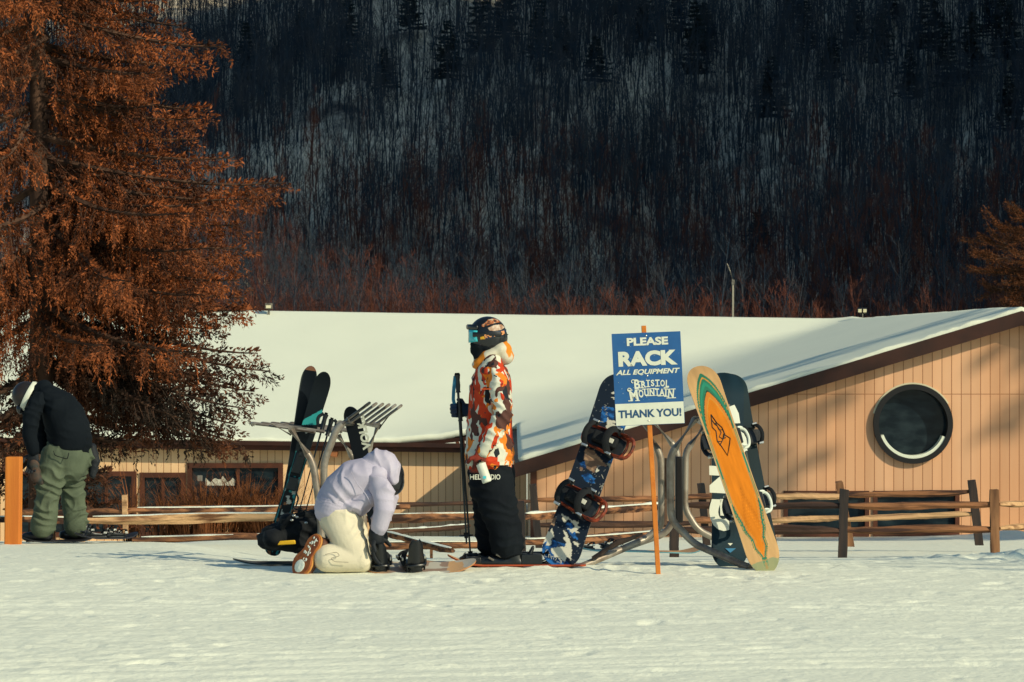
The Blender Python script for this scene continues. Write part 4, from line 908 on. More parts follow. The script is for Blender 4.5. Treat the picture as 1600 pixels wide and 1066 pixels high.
def artB(x, y):
    c = np.tile(NV([.012, .026, .032]), (len(x), 1)); c[np.abs(x+.0) > .125] = NV([.05, .08, .08]); c[(np.abs(x-.02) < .004)] = NV([.10, .13, .12]); return c*(1+.25*vnoise(x*9, y*5, 88))[:, None]
MBd, bB, oB, LB = simple_board(1196, 886, 20.9, 1138, 580, 21.5, 'plain dark snowboard with black bindings leaning rearmost behind the orange one', artB, .255, zh=(.16, -1, .12))
for yv in (.50, 1.0): binding(bB, Matrix.Translation((.03, yv, .004)) @ Matrix.Rotation(rad(10), 4, 'Z'), mats_=(M_blk, M_blk, M_blkf), hb=True)
# ---- D: blue patterned board with its deck toward the camera
a, b = px_axis(868, 886, 20.2, 975, 588, 20.72); LD = (b-a).length; MD = axes(a, b-a, Vector((-.10, -1, .15)))
bD = empty('snowboard', MD, 'navy blue snowboard with white torn patches and strap bindings leaning left of the sign', 'snowboard')
ZP = lambda P, x0, y0, k: [(x0+a_/k, y0+b_/k) for a_, b_ in P]
white1 = [ZP([(330, 490), (345, 610), (310, 620), (320, 690), (250, 710), (265, 640), (215, 690), (225, 600), (265, 530), (290, 545)], 820, 760, 7.614),
          ZP([(455, 515), (500, 550), (520, 610), (555, 690), (560, 740), (545, 890), (530, 860), (500, 850), (480, 910), (430, 870), (430, 925), (395, 850), (350, 840), (300, 745), (400, 720), (470, 720), (500, 680), (455, 620), (490, 590), (465, 560)], 820, 760, 7.614),
          ZP([(440, 330), (500, 360), (560, 400), (640, 420), (630, 470), (660, 490), (620, 520), (650, 555), (590, 545), (560, 560), (510, 500), (560, 510), (600, 470), (550, 430), (530, 390), (470, 440), (450, 400)], 820, 760, 7.614),
          ZP([(575, 200), (600, 300), (580, 330), (530, 260)], 820, 760, 7.614), ZP([(720, 245), (690, 310), (660, 280)], 820, 760, 7.614), ZP([(575, 655), (650, 680), (640, 720), (585, 690)], 820, 760, 7.614),
          ZP([(370, 275), (380, 300), (440, 310), (445, 330), (400, 320), (440, 350), (450, 385), (350, 380), (365, 330)], 880, 600, 5.33), ZP([(425, 60), (425, 90), (395, 80)], 880, 600, 5.33), ZP([(400, 110), (425, 110), (425, 130)], 880, 600, 5.33),
          ZP([(280, 700), (300, 720), (270, 740)], 880, 600, 5.33)]
tan1 = [ZP([(200, 535), (260, 560), (300, 620), (260, 740), (200, 710), (175, 640), (180, 550)], 880, 600, 5.33), ZP([(290, 600), (370, 690), (280, 680)], 880, 600, 5.33), ZP([(310, 370), (375, 380), (350, 470), (305, 450)], 820, 760, 7.614), ZP([(135, 690), (165, 700), (160, 725), (140, 720)], 880, 600, 5.33)]
blue1 = [ZP([(150, 760), (210, 740), (265, 790), (260, 830), (190, 815)], 880, 600, 5.33), ZP([(140, 660), (180, 640), (200, 700), (150, 700)], 880, 600, 5.33), ZP([(380, 640), (460, 600), (430, 670), (370, 660)], 880, 600, 5.33), ZP([(150, 640), (350, 640), (520, 700), (420, 720), (310, 740), (350, 840), (500, 900), (540, 940), (200, 945), (140, 800)], 820, 760, 7.614), ZP([(500, 430), (560, 440), (600, 560), (640, 640), (560, 610), (480, 470)], 820, 760, 7.614), ZP([(470, 350), (590, 350), (540, 440), (450, 400)], 880, 600, 5.33), ZP([(330, 180), (430, 200), (420, 300), (300, 330)], 880, 600, 5.33)]
grey1 = [ZP([(360, 660), (425, 665), (400, 730)], 880, 600, 5.33)]
def artD(x, y):
    jx = x+.0035*vnoise(x*90, y*90, 5)+.002*vnoise(x*240, y*240, 6); jy = y+.0035*vnoise(x*90, y*90, 7)+.002*vnoise(x*240, y*240, 8)
    c = np.tile(NV([.008, .014, .026]), (len(x), 1)); s = vnoise(x*18+y*40, y*16-x*30, 33)
    for P in blue1: m = inpoly(jx, jy, loc(MD, P)); c[m] = NV([.010, .060, .20]); c[m & (s > .25)] = NV([.02, .12, .36]); c[m & (s < -.35)] = NV([.006, .025, .08])
    for P in tan1: m = inpoly(jx, jy, loc(MD, P)); c[m] = NV([.16, .10, .07]); c[m & (s > .2)] = NV([.30, .19, .12])
    for P in grey1: m = inpoly(jx, jy, loc(MD, P)); c[m] = NV([.22, .24, .22])
    for P in white1: m = inpoly(jx, jy, loc(MD, P)); c[m] = NV([.52, .50, .42])
    sp_ = vnoise(x*170, y*170, 91); c[sp_ > .90] = NV([.25, .26, .26])
    return c
oD = plank('board', board_half(LD, .292, .252), LD, artD, MD, bD, rise=(.02, .03), edge=(.30, .28, .24))
M_scrib = mat('pale marker', (.36, .36, .32), .6)
q = MB()
def scrib(M, strokes, r=.0022):
    for s in strokes: q.tube([(x, y, .0018+.035*max(0, 1-y/.2)**2) for x, y in px_local(M, s, 0)], r, 5)
def S8(P): return ZP(P, 820, 760, 7.614)
def S7(P): return ZP(P, 880, 600, 5.33)
scrib(MD, [S8([(275, 760), (255, 765), (235, 820), (240, 855), (265, 850)]), S8([(290, 790), (280, 860)]), S8([(283, 830), (300, 815), (302, 860)]), S8([(320, 835), (318, 880)]), S8([(320, 850), (340, 838)]), S8([(350, 850), (340, 880), (360, 895), (378, 870), (355, 850)]), S8([(430, 850), (395, 845), (400, 870), (430, 890), (420, 925), (380, 905)]), S8([(440, 890), (436, 930)]),
           S7([(75, 830), (105, 870), (70, 850)]), S7([(310, 845), (330, 850), (300, 860)]), S7([(335, 830), (315, 885)]), S7([(270, 930), (290, 925), (268, 945), (290, 960)]), S7([(300, 900), (280, 960)]), S7([(345, 175), (360, 180), (340, 195), (365, 205), (345, 220)]), S7([(355, 235), (370, 240), (350, 255), (370, 262)]), S7([(320, 755), (335, 790)]), S7([(295, 310), (335, 318)])])
q.build('marker_writing', M_scrib, oD, local=True)
bl = px_local(MD, [(945, 692), (903, 786)], 0)
for (x, y), yw in zip(bl, (-6, -12)): binding(bD, Matrix.Translation((x, y, .004)) @ Matrix.Rotation(math.pi+rad(yw), 4, 'Z'), scale=1.3, mats_=(M_blk, M_orgp, M_blkf), hb=False)
for (x, y), yw in zip(bl, (-6, -12)):
    Rm = Matrix.Translation((x, y, .02)) @ Matrix.Rotation(math.pi+rad(yw), 4, 'Z'); q = MB(); q.tube(bend([(-.15, -.075, .02), (.15, -.07, .02), (.17, 0, .02), (.15, .07, .02), (-.15, .075, .02), (-.17, 0, .03), (-.15, -.075, .02)], r=.03), .010, 8, M=Rm); rim = q.build('binding_rim', M_orgp, bD, local=True)
    q = MB(); q.box((.0, 0, .05), (.19, .085, .05), M=Rm); q.build('foot_pad', M_blkf, rim, local=True, bevel=.015); q = MB(); q.box((-.04, .0, .078), (.05, .035, .012), M=Rm); q.build('label', M_swhite0, rim, local=True, bevel=.004)
# ================================================================ sign
sb_, st_ = W(1029, 900, 19.72), W(1006, 509, 19.72); sv = st_-sb_; MS = axes(sb_, sv, Vector((0.02, -1, 0)))
sign = empty('rack_sign', MS, 'blue and white sign on an orange stake asking to rack equipment', 'sign')
q = MB(); q.box((0, sv.length/2-.1, -.019), (.032, sv.length+.2, .026)); q.build('stake', M_orange, sign, local=True, smooth=False, bevel=.003)
crn = px_local(MS, [(955.5, 522), (1060, 517), (1070, 661.5), (962.5, 666)], 0)
# sign panel frame: origin at its bottom left corner
cx_ = sum(p[0] for p in crn)/4; cy_ = sum(p[1] for p in crn)/4; bo = Vector((*crn[3], 0)); br_ = Vector((*crn[2], 0)); tl_ = Vector((*crn[0], 0)); xa = (br_-bo); ya = (tl_-bo)
def sp2(u, v, z=.0): p = bo+xa*u+ya*v; return Vector((p.x, p.y, z))
M_blue = mat('sign blue', (0.012, 0.085, 0.26), .45, (0.016, 0.10, 0.29), 8, 4, spec=.4)
M_swhite = mat('sign white', (0.66, 0.68, 0.58), .5, (0.60, 0.62, 0.52), 9, 4)
M_stext = mat('sign dark blue text', (0.02, 0.07, 0.16), .5)
def quad3(mb, u0, v0, u1, v1, z0, z1):
    c = [sp2(u0, v0, z0), sp2(u1, v0, z0), sp2(u1, v1, z0), sp2(u0, v1, z0)]; d = [Vector((p.x, p.y, z1)) for p in c]; mb.add(c+d, [(3, 2, 1, 0), (4, 5, 6, 7), (0, 1, 5, 4), (1, 2, 6, 5), (2, 3, 7, 6), (3, 0, 4, 7)])
q = MB(); quad3(q, 0, 0, 1, 1, -.005, .001); pn = q.build('panel', M_blue, sign, local=True, smooth=False)
q = MB(); quad3(q, .004, .003, .996, .238, .001, .0022); q.build('white_band', M_swhite, pn, local=True, smooth=False)
def stext(s, u, v, wu, hv, m, bold, shear=0, nm='lettering', z=.0035, rot=0, taper=None):
    vs, fs = fit_text(s, 0, 0, wu*xa.length, hv*ya.length, bold, shear, rot, 0); c = sp2(u, v, z); ux = xa.normalized(); uy = ya.normalized(); q.add([c+ux*p.x+uy*p.y for p in vs], fs)
q = MB(); stext('PLEASE', .515, .905, .60, .088, None, .045); stext('RACK', .51, .722, .86, .165, None, .055); stext('ALL EQUIPMENT', .50, .572, .93, .066, None, .035, .28)
# two-line logo, letters arched and serifed
def arch(word, us, v0, heights, wds, dv, rots):
    for ch, u, h, w_, d, r in zip(word, us, heights, wds, dv, rots):
        stext(ch, u, v0+d, w_, h, None, .035, rot=r)
        if ch in 'RITLMUNA':   # serifs
            for e in ((-1, 1) if ch != 'L' else (-1,)):
                for sx in ((0,) if ch in 'IT' else (-.42, .42) if ch in 'MUNA' else (-.42,)):
                    if ch in 'U' and e < 0 or ch == 'A' and e > 0 or ch == 'T' and e > 0: continue
                    c = sp2(u+sx*w_, v0+d+e*h*.5, .0038); ux = xa.normalized(); uy = ya.normalized(); a_ = .016 if ch != 'I' else .014; q.add([c-ux*a_-uy*.003, c+ux*a_-uy*.003, c+ux*a_+uy*.003, c-ux*a_+uy*.003], [(0, 1, 2, 3)])
arch('BRISTOL', [.335, .43, .495, .56, .63, .705, .775], .445, [.105, .07, .068, .07, .07, .07, .08], [.085, .07, .018, .05, .065, .065, .05], [0, -.006, .002, .006, .006, .0, -.008], [.06, .04, 0, 0, 0, -.04, -.08])
arch('MOUNTAIN', [.28, .385, .465, .545, .62, .69, .745, .82], .335, [.115, .085, .078, .075, .075, .078, .082, .095], [.12, .07, .065, .07, .06, .075, .02, .085], [-.010, .006, .014, .018, .018, .012, .006, -.006], [.14, .08, .04, 0, 0, -.04, -.08, -.12])
# curls before the two capitals
for (u, v) in ((.275, .475), (.215, .385)):
    c = sp2(u, v, .0038); q.tube([c+xa.normalized()*(.014*math.cos(t)*(1-t*.08))+ya.normalized()*(.014*math.sin(t)*(1-t*.08)) for t in [i*.5 for i in range(11)]], .0035, 5)
q.build('white_lettering', M_swhite, pn, local=True, smooth=False)
q = MB(); stext('THANK YOU!', .50, .125, .915, .088, None, .035); q.build('blue_lettering', M_stext, pn, local=True, smooth=False)
q = MB()
for (u, v) in ((.50, .965), (.49, .53), (.475, .045)): q.ell(sp2(u, v, .003), .006, .006, .003, 8, 5)
q.build('bolt', M_metal, pn, local=True)
# small flaked spots in the paint
q = MB()
for _ in range(45):
    u, v = RR.uniform(.02, .98), RR.uniform(.26, .98); c = sp2(u, v, .0021); r = RR.uniform(.0008, .0024); q.add([c+Vector((r*math.cos(t)*RR.uniform(.6, 1.5), r*math.sin(t), 0)) for t in (0, 1.2, 2.5, 3.7, 5)], [(0, 1, 2, 3, 4)])
q.build('paint_chip', M_swhite, pn, local=True, smooth=False)
# ================================================================ skis in the left rack
def ski_half(Ln, w_tip, w_waist, w_tail, tipl=.12, taill=.05):
    def f(y):
        v = y/Ln; w_ = np.interp(v, [0, .08, .45, .88, 1], [w_tail, w_tail, w_waist, w_tip, w_tip])
        return .5*w_*np.sqrt(np.clip(1-(1-np.clip(y/taill, 0, 1))**2.5, 0, 1))*np.sqrt(np.clip(1-(1-np.clip((Ln-y)/tipl, 0, 1))**2.2, 0, 1))
    return f
a, b = px_axis(424, 868, 21.5, 509, 581, 21.5); LS = (b-a).length; MS1 = axes(a, b-a, Vector((.05, -1, .1)))
e1 = empty('ski', MS1, 'black ski with teal and white graphics leaning in the left rack', 'ski', )
tq = [ZP([(270, 290), (215, 300), (210, 345), (262, 345)], 400, 540, 2.805)]
def artS(x, y):
    c = np.tile(NV([.006, .010, .014]), (len(x), 1)); m = inpoly(x, y, loc(MS1, [(503, 640), (508, 648), (500, 664), (468, 664), (476, 655)])); c[m] = NV([.03, .30, .30])
    s = vnoise(x*55, y*30, 41); k = (y < .62)
    c[k & (s > .55)] = NV([.03, .30, .30]); c[k & (s < -.62)] = NV([.30, .12, .05]); c[k & (vnoise(x*50, y*22, 43) > .66)] = NV([.5, .5, .45]); e = (np.abs(x) > .040) & (y < .8) ; c[e & (np.abs(x) < .046)] = NV([.03, .22, .24])
    m = (x-.012)**2+(y-.42)**2 < .018**2; c[m] = NV([.6, .55, .45]); m = ((x+.01)**2/.7+(y-.96)**2 < .014**2) & ((x+.01)**2/.7+(y-.96)**2 > .007**2); c[m] = NV([.5, .5, .45]); return c
s1 = plank('ski_body', ski_half(LS, .128, .10, .118), LS, artS, MS1, e1, rise=(.01, .05), th=.010, edge=(.02, .03, .035))
q = MB(); vs, fs = fit_text('Nordica'[:0]+'unlimit', 0, 0, .17, .035, .02, rot=rad(62)); 
q.add([p+Vector((-.002, .22, .002)) for p in vs], fs); q.build('lettering', mat('teal print', (.04, .20, .20), .5), s1, local=True, smooth=False)
q = MB(); q.box((0, .56, .02), (.07, .10, .035)); q.box((0, .72, .018), (.065, .16, .03)); q.tube([(0, .78, .03), (.0, .84, .06)], .02, 8); q.build('ski_binding', M_blk, e1, local=True, bevel=.006)
q = MB(); q.tube(bend([(.03, .60, .02), (.045, .50, .02), (.075, .47, .02), (.072, .40, .03)], r=.02), .006, 6); q.build('ski_brake', M_blk, e1, local=True)
a, b = px_axis(438, 858, 21.75, 486, 571, 21.6); L2 = (b-a).length; MS2 = axes(a, b-a, Vector((.2, -1, .1)))
e2 = empty('ski', MS2, 'plain black ski with a brown tip crossed behind the teal one', 'ski')
def artS2(x, y):
    c = np.tile(NV([.008, .012, .018]), (len(x), 1)); c[y > L2-.035] = NV([.28, .13, .08]); c[np.abs(x) > .048] = NV([.04, .05, .05]); return c
plank('ski_body', ski_half(L2, .118, .095, .11), L2, artS2, MS2, e2, rise=(.0, .04), th=.012, edge=(.02, .02, .025))
# white-lettered ski
a, b = px_axis(596, 850, 21.7, 546, 634, 21.35); L3 = (b-a).length; MS3 = axes(a, b-a, Vector((-.1, -1, .1)))
e3 = empty('ski', MS3, 'black ski with big white lettering standing in the rack behind the kneeling person', 'ski')
s3 = plank('ski_body', ski_half(L3, .125, .11, .12), L3, lambda x, y: np.tile(NV([.008, .011, .016]), (len(x), 1)), MS3, e3, rise=(.0, .03), th=.012, edge=(.02, .02, .025))
q = MB(); tx = px_local(MS3, [(568, 676)], 0)[0]; vs, fs = fit_text('VOLKL', 0, 0, .275, .066, .05, rot=math.pi/2); q.add([p+Vector((tx[0], tx[1], .002)) for p in vs], fs); q.build('lettering', M_letter, s3, local=True, smooth=False)
# poles in the left rack
def ski_pole(top, bot, lab, strap=None, basket=.12, grip=M_blk, shaft=M_blk, r=.008, grp=None):
    d = (bot-top).normalized(); e = empty('ski_pole', bot, lab, 'ski pole', grp); q = MB(); q.tube([top+d*.10, bot], [r, r*.7], 8); q.build('shaft', shaft, e)
    q = MB(); q.tube([top, top+d*.015, top+d*.05, top+d*.09, top+d*.125, top+d*.14], [.016, .021, .016, .018, .015, .019], 10); q.build('grip', grip, e)
    c = bot-d*basket; a_, b_ = frame_of(d); q = MB(); q.tube([c+a_*.045*math.cos(t)+b_*.045*math.sin(t) for t in [i*math.pi/8 for i in range(16)]], .006, 6, closed=True); q.tube([c-d*.02, c+d*.02], [.018, .012], 8)
    for t in (0, 2.1, 4.2): q.tube([c, c+a_*.045*math.cos(t)+b_*.045*math.sin(t)], .004, 5)
    q.build('basket', M_blk, e)
    if strap:
        q = MB(); q.tube(bend(strap, r=.03), [(.012, .002)]*len(bend(strap, r=.03)), 6, side=(0, 1, 0)); q.build('strap', strap_m[0], e)
    return e
strap_m = [M_blk]
ski_pole(W(510, 645, 21.4), W(461, 822, 21.3), 'black ski pole in the left rack, left of two', [W(506, 646, 21.4), W(496, 652, 21.4), W(497, 666, 21.4), W(503, 664, 21.4)])
ski_pole(W(519, 653, 21.5), W(470, 826, 21.4), 'black ski pole in the left rack, right of two', [W(522, 656, 21.5), W(526, 660, 21.5), W(524, 668, 21.5)])
# ================================================================ gear on the snow
bp_ = G(452, 21.2); pack = empty('backpack', bp_, 'black backpack with a yellow patch slumped in the snow by the left rack', 'backpack')
q = MB()
def E(px, py, rx, rz, ry=.14, Y=21.2, rot=0): q.ell(W(px, py, Y), rx, ry, rz, 18, 12, R=Matrix.Rotation(rot, 3, 'Y'))
E(455, 832, .235, .10, rot=-.12); E(437, 843, .17, .085); E(472, 822, .13, .085, rot=.3); E(488, 815, .08, .09); E(470, 848, .19, .08); E(428, 842, .085, .08, Y=21.1); E(498, 830, .07, .10); E(450, 812, .07, .05)
sculpt('bag_body', q, M_blkf, pack, .011, 5, .010, (11, 9, 11), 3, local=False)
q = MB(); c = [W(431, 846, 20.99), W(461, 844, 20.99), W(462, 850.5, 20.99), W(434, 852.5, 20.99)]; q.add(c+[p+Vector((0, .02, 0)) for p in c], [(3, 2, 1, 0), (4, 5, 6, 7), (0, 1, 5, 4), (1, 2, 6, 5), (2, 3, 7, 6), (3, 0, 4, 7)])
q.build('yellow_patch', mat('yellow rubber', (0.72, 0.42, 0.02), .5), pack, bevel=.006)
q = MB(); q.tube(bend([W(440, 826, 21.05), W(455, 806, 21.0), W(478, 803, 21.05), W(494, 812, 21.1)], r=.05), [(.018, .004)]*len(bend([0, 0, 0, 0] if False else [W(440, 826, 21.05), W(455, 806, 21.0), W(478, 803, 21.05), W(494, 812, 21.1)], r=.05)), 8, side=(0, 1, 0)); q.build('shoulder_strap', M_blkf, pack)
for (x, y) in ((459, 806), (464, 808), (456, 813), (478, 817)): q = MB(); q.ell(W(x, y, 21.0), .014, .01, .010, 8, 6); q.build('buckle', M_metal, pack)
def lying(name, lab, cat, x0, Y_0, x1, Y_1, half, c_face, edge, z0=.0, z1=.0, rise=(.05, .05), art=None, th=.011, rl=.2):
    p0, p1 = G(x0, Y_0)+Vector((0, 0, .035+z0)), G(x1, Y_1)+Vector((0, 0, .035+z1)); Ln = (p1-p0).length; M = axes(p0, p1-p0, Vector((0, 0, 1))); e = empty(name, M, lab, cat)
    plank('deck', half(Ln), Ln, art or (lambda x, y: np.tile(NV(c_face), (len(x), 1))), M, e, rise=rise, edge=edge, th=th, step=.008, rl=rl); return M, e, Ln
lying('snowboard', 'dark snowboard lying flat on the snow under the black backpack', 'snowboard', 364, 20.75, 520, 20.95, lambda l: board_half(l, .27, .24), [.012, .03, .04], (.01, .03, .04), rise=(.03, .03), z0=-.015, z1=-.015)
q = MB(); fz = W(430, 866, 20.3)
# black dropped snowboard by the left person
Mq, eq, _ = lying('snowboard', 'dark snowboard with black bindings lying on the snow right of the bending person', 'snowboard', 118, 26.6, 214, 26.9, lambda l: board_half(l, .27, .24), [.012, .02, .03], (.02, .02, .03), z0=.02, z1=.02)
for yv, yw in ((.22, 80), (.44, 95)): binding(eq, Matrix.Translation((0, yv*.9, .0)) @ Matrix.Rotation(rad(yw), 4, 'Z'), mats_=(M_blk, M_blk, M_blkf), scale=.85, hb=False)
Mq, eq, _ = lying('snowboard', 'snowboard with a pale teal edge lying on the snow behind the right rack', 'snowboard', 895, 27.0, 1092, 27.6, lambda l: board_half(l, .28, .25), [.10, .26, .30], (.12, .30, .34), z0=.06, z1=.03, rise=(.04, .05), art=lambda x, y: np.where((y > .85)[:, None], NV([.62, .30, .10]), NV([.10, .26, .30])))
for yv in (.12, .42): binding(eq, Matrix.Translation((0, yv, .0)) @ Matrix.Rotation(rad(85), 4, 'Z'), mats_=(M_blk, M_blk, M_blkf), scale=.8, hb=False)
# ================================================================ people
M_skin = mat('skin', (.50, .24, .14), .6)
def camo():
    m = mat('orange white camouflage shell', (.6, .6, .55), .75, spec=.2); t = m.node_tree; n = t.nodes; lk = t.links; b = n['Principled BSDF']; tc = n.new('ShaderNodeTexCoord')
    mp = n.new('ShaderNodeMapping'); mp.inputs['Scale'].default_value = (1.25, 1.25, .8); mp.inputs['Rotation'].default_value = (.3, .5, .2); lk.new(tc.outputs['Object'], mp.inputs[0]); prev = None
    cols = [((.60, .60, .50), None), ((.52, .045, .012), .53), ((.70, .20, .02), .555), ((.085, .035, .028), .57), ((.012, .016, .022), .63)]
    cur = None
    for i, (c, th) in enumerate(cols):
        if i == 0:
            mx = n.new('ShaderNodeMix'); mx.data_type = 'RGBA'; mx.inputs[0].default_value = 0; mx.inputs[6].default_value = (*c, 1); cur = mx.outputs[2]; continue
        nz = n.new('ShaderNodeTexNoise'); nz.noise_dimensions = '4D'; nz.inputs['W'].default_value = i*3.7+.6; nz.inputs['Scale'].default_value = (0, 6.2, 6.8, 6.5, 9)[i]; nz.inputs['Detail'].default_value = 2.2; nz.inputs['Roughness'].default_value = .55; nz.inputs['Distortion'].default_value = .7; lk.new(mp.outputs[0], nz.inputs[0])
        g = n.new('ShaderNodeMath'); g.operation = 'GREATER_THAN'; g.inputs[1].default_value = th; lk.new(nz.outputs[0], g.inputs[0])
        mx = n.new('ShaderNodeMix'); mx.data_type = 'RGBA'; lk.new(g.outputs[0], mx.inputs[0]); lk.new(cur, mx.inputs[6]); mx.inputs[7].default_value = (*c, 1); cur = mx.outputs[2]
    lk.new(cur, b.inputs['Base Color'])
    nb = n.new('ShaderNodeTexNoise'); nb.inputs['Scale'].default_value = 60; bp = n.new('ShaderNodeBump'); bp.inputs['Strength'].default_value = .25; bp.inputs['Distance'].default_value = .004; lk.new(tc.outputs['Object'], nb.inputs[0]); lk.new(nb.outputs[0], bp.inputs['Height']); lk.new(bp.outputs[0], b.inputs['Normal'])
    return m
M_camo = camo()
M_blackcl = mat('black shell trousers', (0.0045, 0.0065, 0.010), .85, (0.007, 0.010, 0.014), 5, 3, bump=.25, bscale=45, spec=.12)
M_jacketb = mat('black down jacket', (0.004, 0.0065, 0.010), .9, (0.006, 0.009, 0.013), 5, 3, bump=.3, bscale=30, spec=.1)
M_green = mat('sage green snow trousers', (0.10, 0.125, 0.082), .8, (0.07, 0.09, 0.06), 4, 3, bump=.25, bscale=45, spec=.2)
M_lav = mat('pale lavender sweatshirt', (0.47, 0.44, 0.55), .9, (0.43, 0.40, 0.51), 5, 3, bump=.2, bscale=70, spec=.1)
M_cream = mat('cream snow trousers', (0.66, 0.60, 0.46), .85, (0.62, 0.56, 0.43), 5, 3, bump=.2, bscale=55, spec=.15)
M_helm = mat('glossy black helmet', (0.008, 0.010, 0.014), .22, spec=.6)
M_cyan = mat('cyan mirror lens', (0.05, 0.50, 0.58), .12, spec=.7)
M_navyg = mat('navy glove', (0.012, 0.035, 0.085), .7, (0.01, 0.02, 0.045), 12, 3, bump=.3, bscale=40)
M_blackg = mat('black glove', (0.010, 0.013, 0.018), .7, bump=.3, bscale=40)
M_redg = mat('dark red glove', (0.25, 0.03, 0.015), .7, (0.02, 0.012, 0.014), 14, 3, bump=.3, bscale=40)
M_stick = mat('helmet sticker', (0.50, 0.42, 0.30), .5, (0.05, 0.035, 0.03), 38, 3, base3=(.45, .13, .04))
M_yel = mat('yellow sticker', (0.75, 0.40, 0.03), .5); M_orp = mat('orange red print', (0.55, 0.09, 0.02), .5); M_org2 = mat('orange print', (.70, .30, .12), .5)
def person(loc_, lab): return empty('person', loc_, lab, 'person', 'people preparing their gear on the snow')
def mitt(name, wrist, fdir, palm_n, material, parent, grip=.9, size=1.0, thumb_side=1, spread=.10):
    """gloved hand: palm, four unequal bent fingers and a thumb leaving the side of the palm"""
    f = Vector(fdir).normalized(); nrm = Vector(palm_n); nrm = (nrm-f*nrm.dot(f)).normalized(); s = f.cross(nrm).normalized()*thumb_side; k = size; q = MB(); wv = Vector(wrist)
    q.cap_tube([wv-f*.035*k, wv+f*.015*k, wv+f*.05*k, wv+f*.088*k], [(.030*k, .026*k), (.040*k, .022*k), (.046*k, .021*k), (.042*k, .018*k)], 14, side=nrm)
    for i, (off, ln) in enumerate(((.031, .074), (.011, .083), (-.010, .077), (-.030, .061))):
        b0 = wv+f*.080*k+s*off*k; d = (f+s*off*spread*18*.3).normalized(); pts = [b0]; a = 0; p = b0; r = .0115*k*(1 if i < 3 else .9)
        for seg, fr in enumerate((.42, .32, .26)):
            a += grip*(.62, .85, .6)[seg]; dd = d*math.cos(a)+nrm*math.sin(a); p = p+dd*ln*k*fr; pts.append(p)
        q.cap_tube(pts, [r*1.1, r*1.02, r*.95, r*.82], 10, side=s)
    t0 = wv+f*.022*k+s*.034*k; d1 = (f*.6+s*.75+nrm*.35).normalized(); d2 = (f*.85+s*.15+nrm*(.3+grip*.5)).normalized(); q.cap_tube([t0-s*.012*k, t0+d1*.034*k, t0+d1*.034*k+d2*.034*k], [.015*k, .0135*k, .011*k], 10, side=nrm)
    return sculpt(name, q, material, parent, .0042, 2, 0, local=False)
# ---------------------------------------------------------------- standing skier, profile to the left
YS = 20.34
def P(px, py, dy=0.0): v = W(px, py, YS); return Vector((v.x, YS+dy, v.z))
base = G(780, YS); sk = person(base, 'standing skier in an orange, red and white patterned jacket and black trousers holding poles')
m_ = 1/221.2
q = MB()   # one continuous body under the clothes
q.cap_tube([P(766, 600), P(770, 650), P(770, 715)], [(.12, .16), (.11, .15), (.115, .155)], 16)
q.cap_tube([P(762, 562), P(758, 548)], [.055, .055], 12); q.ell(P(757, 530), .085, .072, .105)
q.ell(P(738, 534), .016, .014, .018); q.ell(P(741, 547), .02, .02, .012)
for s in (-1, 1):
    q.ell(P(764, 533, s*.073), .02, .012, .028)
    q.cap_tube([P(770, 715, s*.08), P(782 if s < 0 else 772, 800, s*.1), P(790 if s < 0 else 775, 872, s*.1)], [(.085, .08), (.055, .055), (.042, .042)], 12)
q.cap_tube([P(772, 585, -.17), P(777, 648, -.235), P(752, 706, -.22)], [.045, .038, .028], 12); q.cap_tube([P(768, 585, .17), P(765, 650, .2), P(733, 640, .16)], [.045, .038, .028], 12)
sculpt('body', q, M_skin, sk, .014, 2, local=False)
q = MB()   # jacket
q.cap_tube([P(769, 566), P(768, 585), P(766, 612), P(765, 655), P(765, 692), P(764, 716)], [(.085, .15), (.130, .195), (.154, .205), (.160, .205), (.168, .215), (.172, .225)], 28)
q.ell(P(768, 580), .115, .235, .07); 
qs = MB(); qs.cap_tube([P(772, 577, -.15), P(780, 600, -.215), P(786, 648, -.275), P(769, 679, -.30), P(754, 704, -.285)], [.066, .076, .066, .058, .048], 18)
q.cap_tube([P(766, 582, .185), P(766, 620, .24), P(764, 652, .25), P(745, 650, .20), P(733, 643, .15)], [.078, .08, .074, .062, .05], 18)
qh = MB(); qh.ell(P(783, 546, -.0), .080, .12, .062, R=Matrix.Rotation(-.3, 3, 'Y')); qh.ell(P(790, 556, 0), .060, .10, .062); qh.cap_tube([P(748, 568, 0), P(760, 558, 0), P(776, 549, 0)], [(.045, .10), (.055, .12), (.05, .11)], 18)
jk = sculpt('jacket', q, M_camo, sk, .009, 5, .011, (5, 6, 8), 1, fold=((.3, 0, 1), 36), local=False)
sculpt('sleeve', qs, M_camo, jk, .009, 2, .012, (6, 6, 8), 4, local=False, fold=((.5, 0, 1), 52))
M_hood = mat('orange and cream hood shell', (0.60, 0.56, 0.44), .75, (0.70, 0.22, 0.02), 5.5, 2, lo=.53, hi=.56, spec=.2)
sculpt('hood', qh, M_hood, jk, .009, 3, .012, (6, 6, 8), 6, local=False, fold=((1, 0, .3), 55))
q = MB(); ht_ = P(765, 722); q.tube([ht_+Vector((0, 0, .012)), ht_-Vector((0, 0, .014))], [(.176, .232), (.174, .230)], 40, side=(0, 1, 0)); q.build('hem', M_camo, jk)
q = MB(); c0 = P(760, 607, -.262); q.box(c0, (.075, .02, .006)); q.build('pocket_flap', M_orp, jk)
q = MB()   # trousers
q.cap_tube([P(767, 715), P(768, 735), P(770, 760)], [(.150, .20), (.165, .21), (.165, .215)], 28)
for s in (-1, 1):
    dx = 7 if s < 0 else -13
    q.cap_tube([P(768+dx*.3, 748, s*.085), P(774+dx*.5, 790, s*.11), P(781+dx, 822, s*.12), P(785+dx, 850, s*.12)], [(.145, .12), (.135, .118), (.118, .108), (.122, .112)], 22)
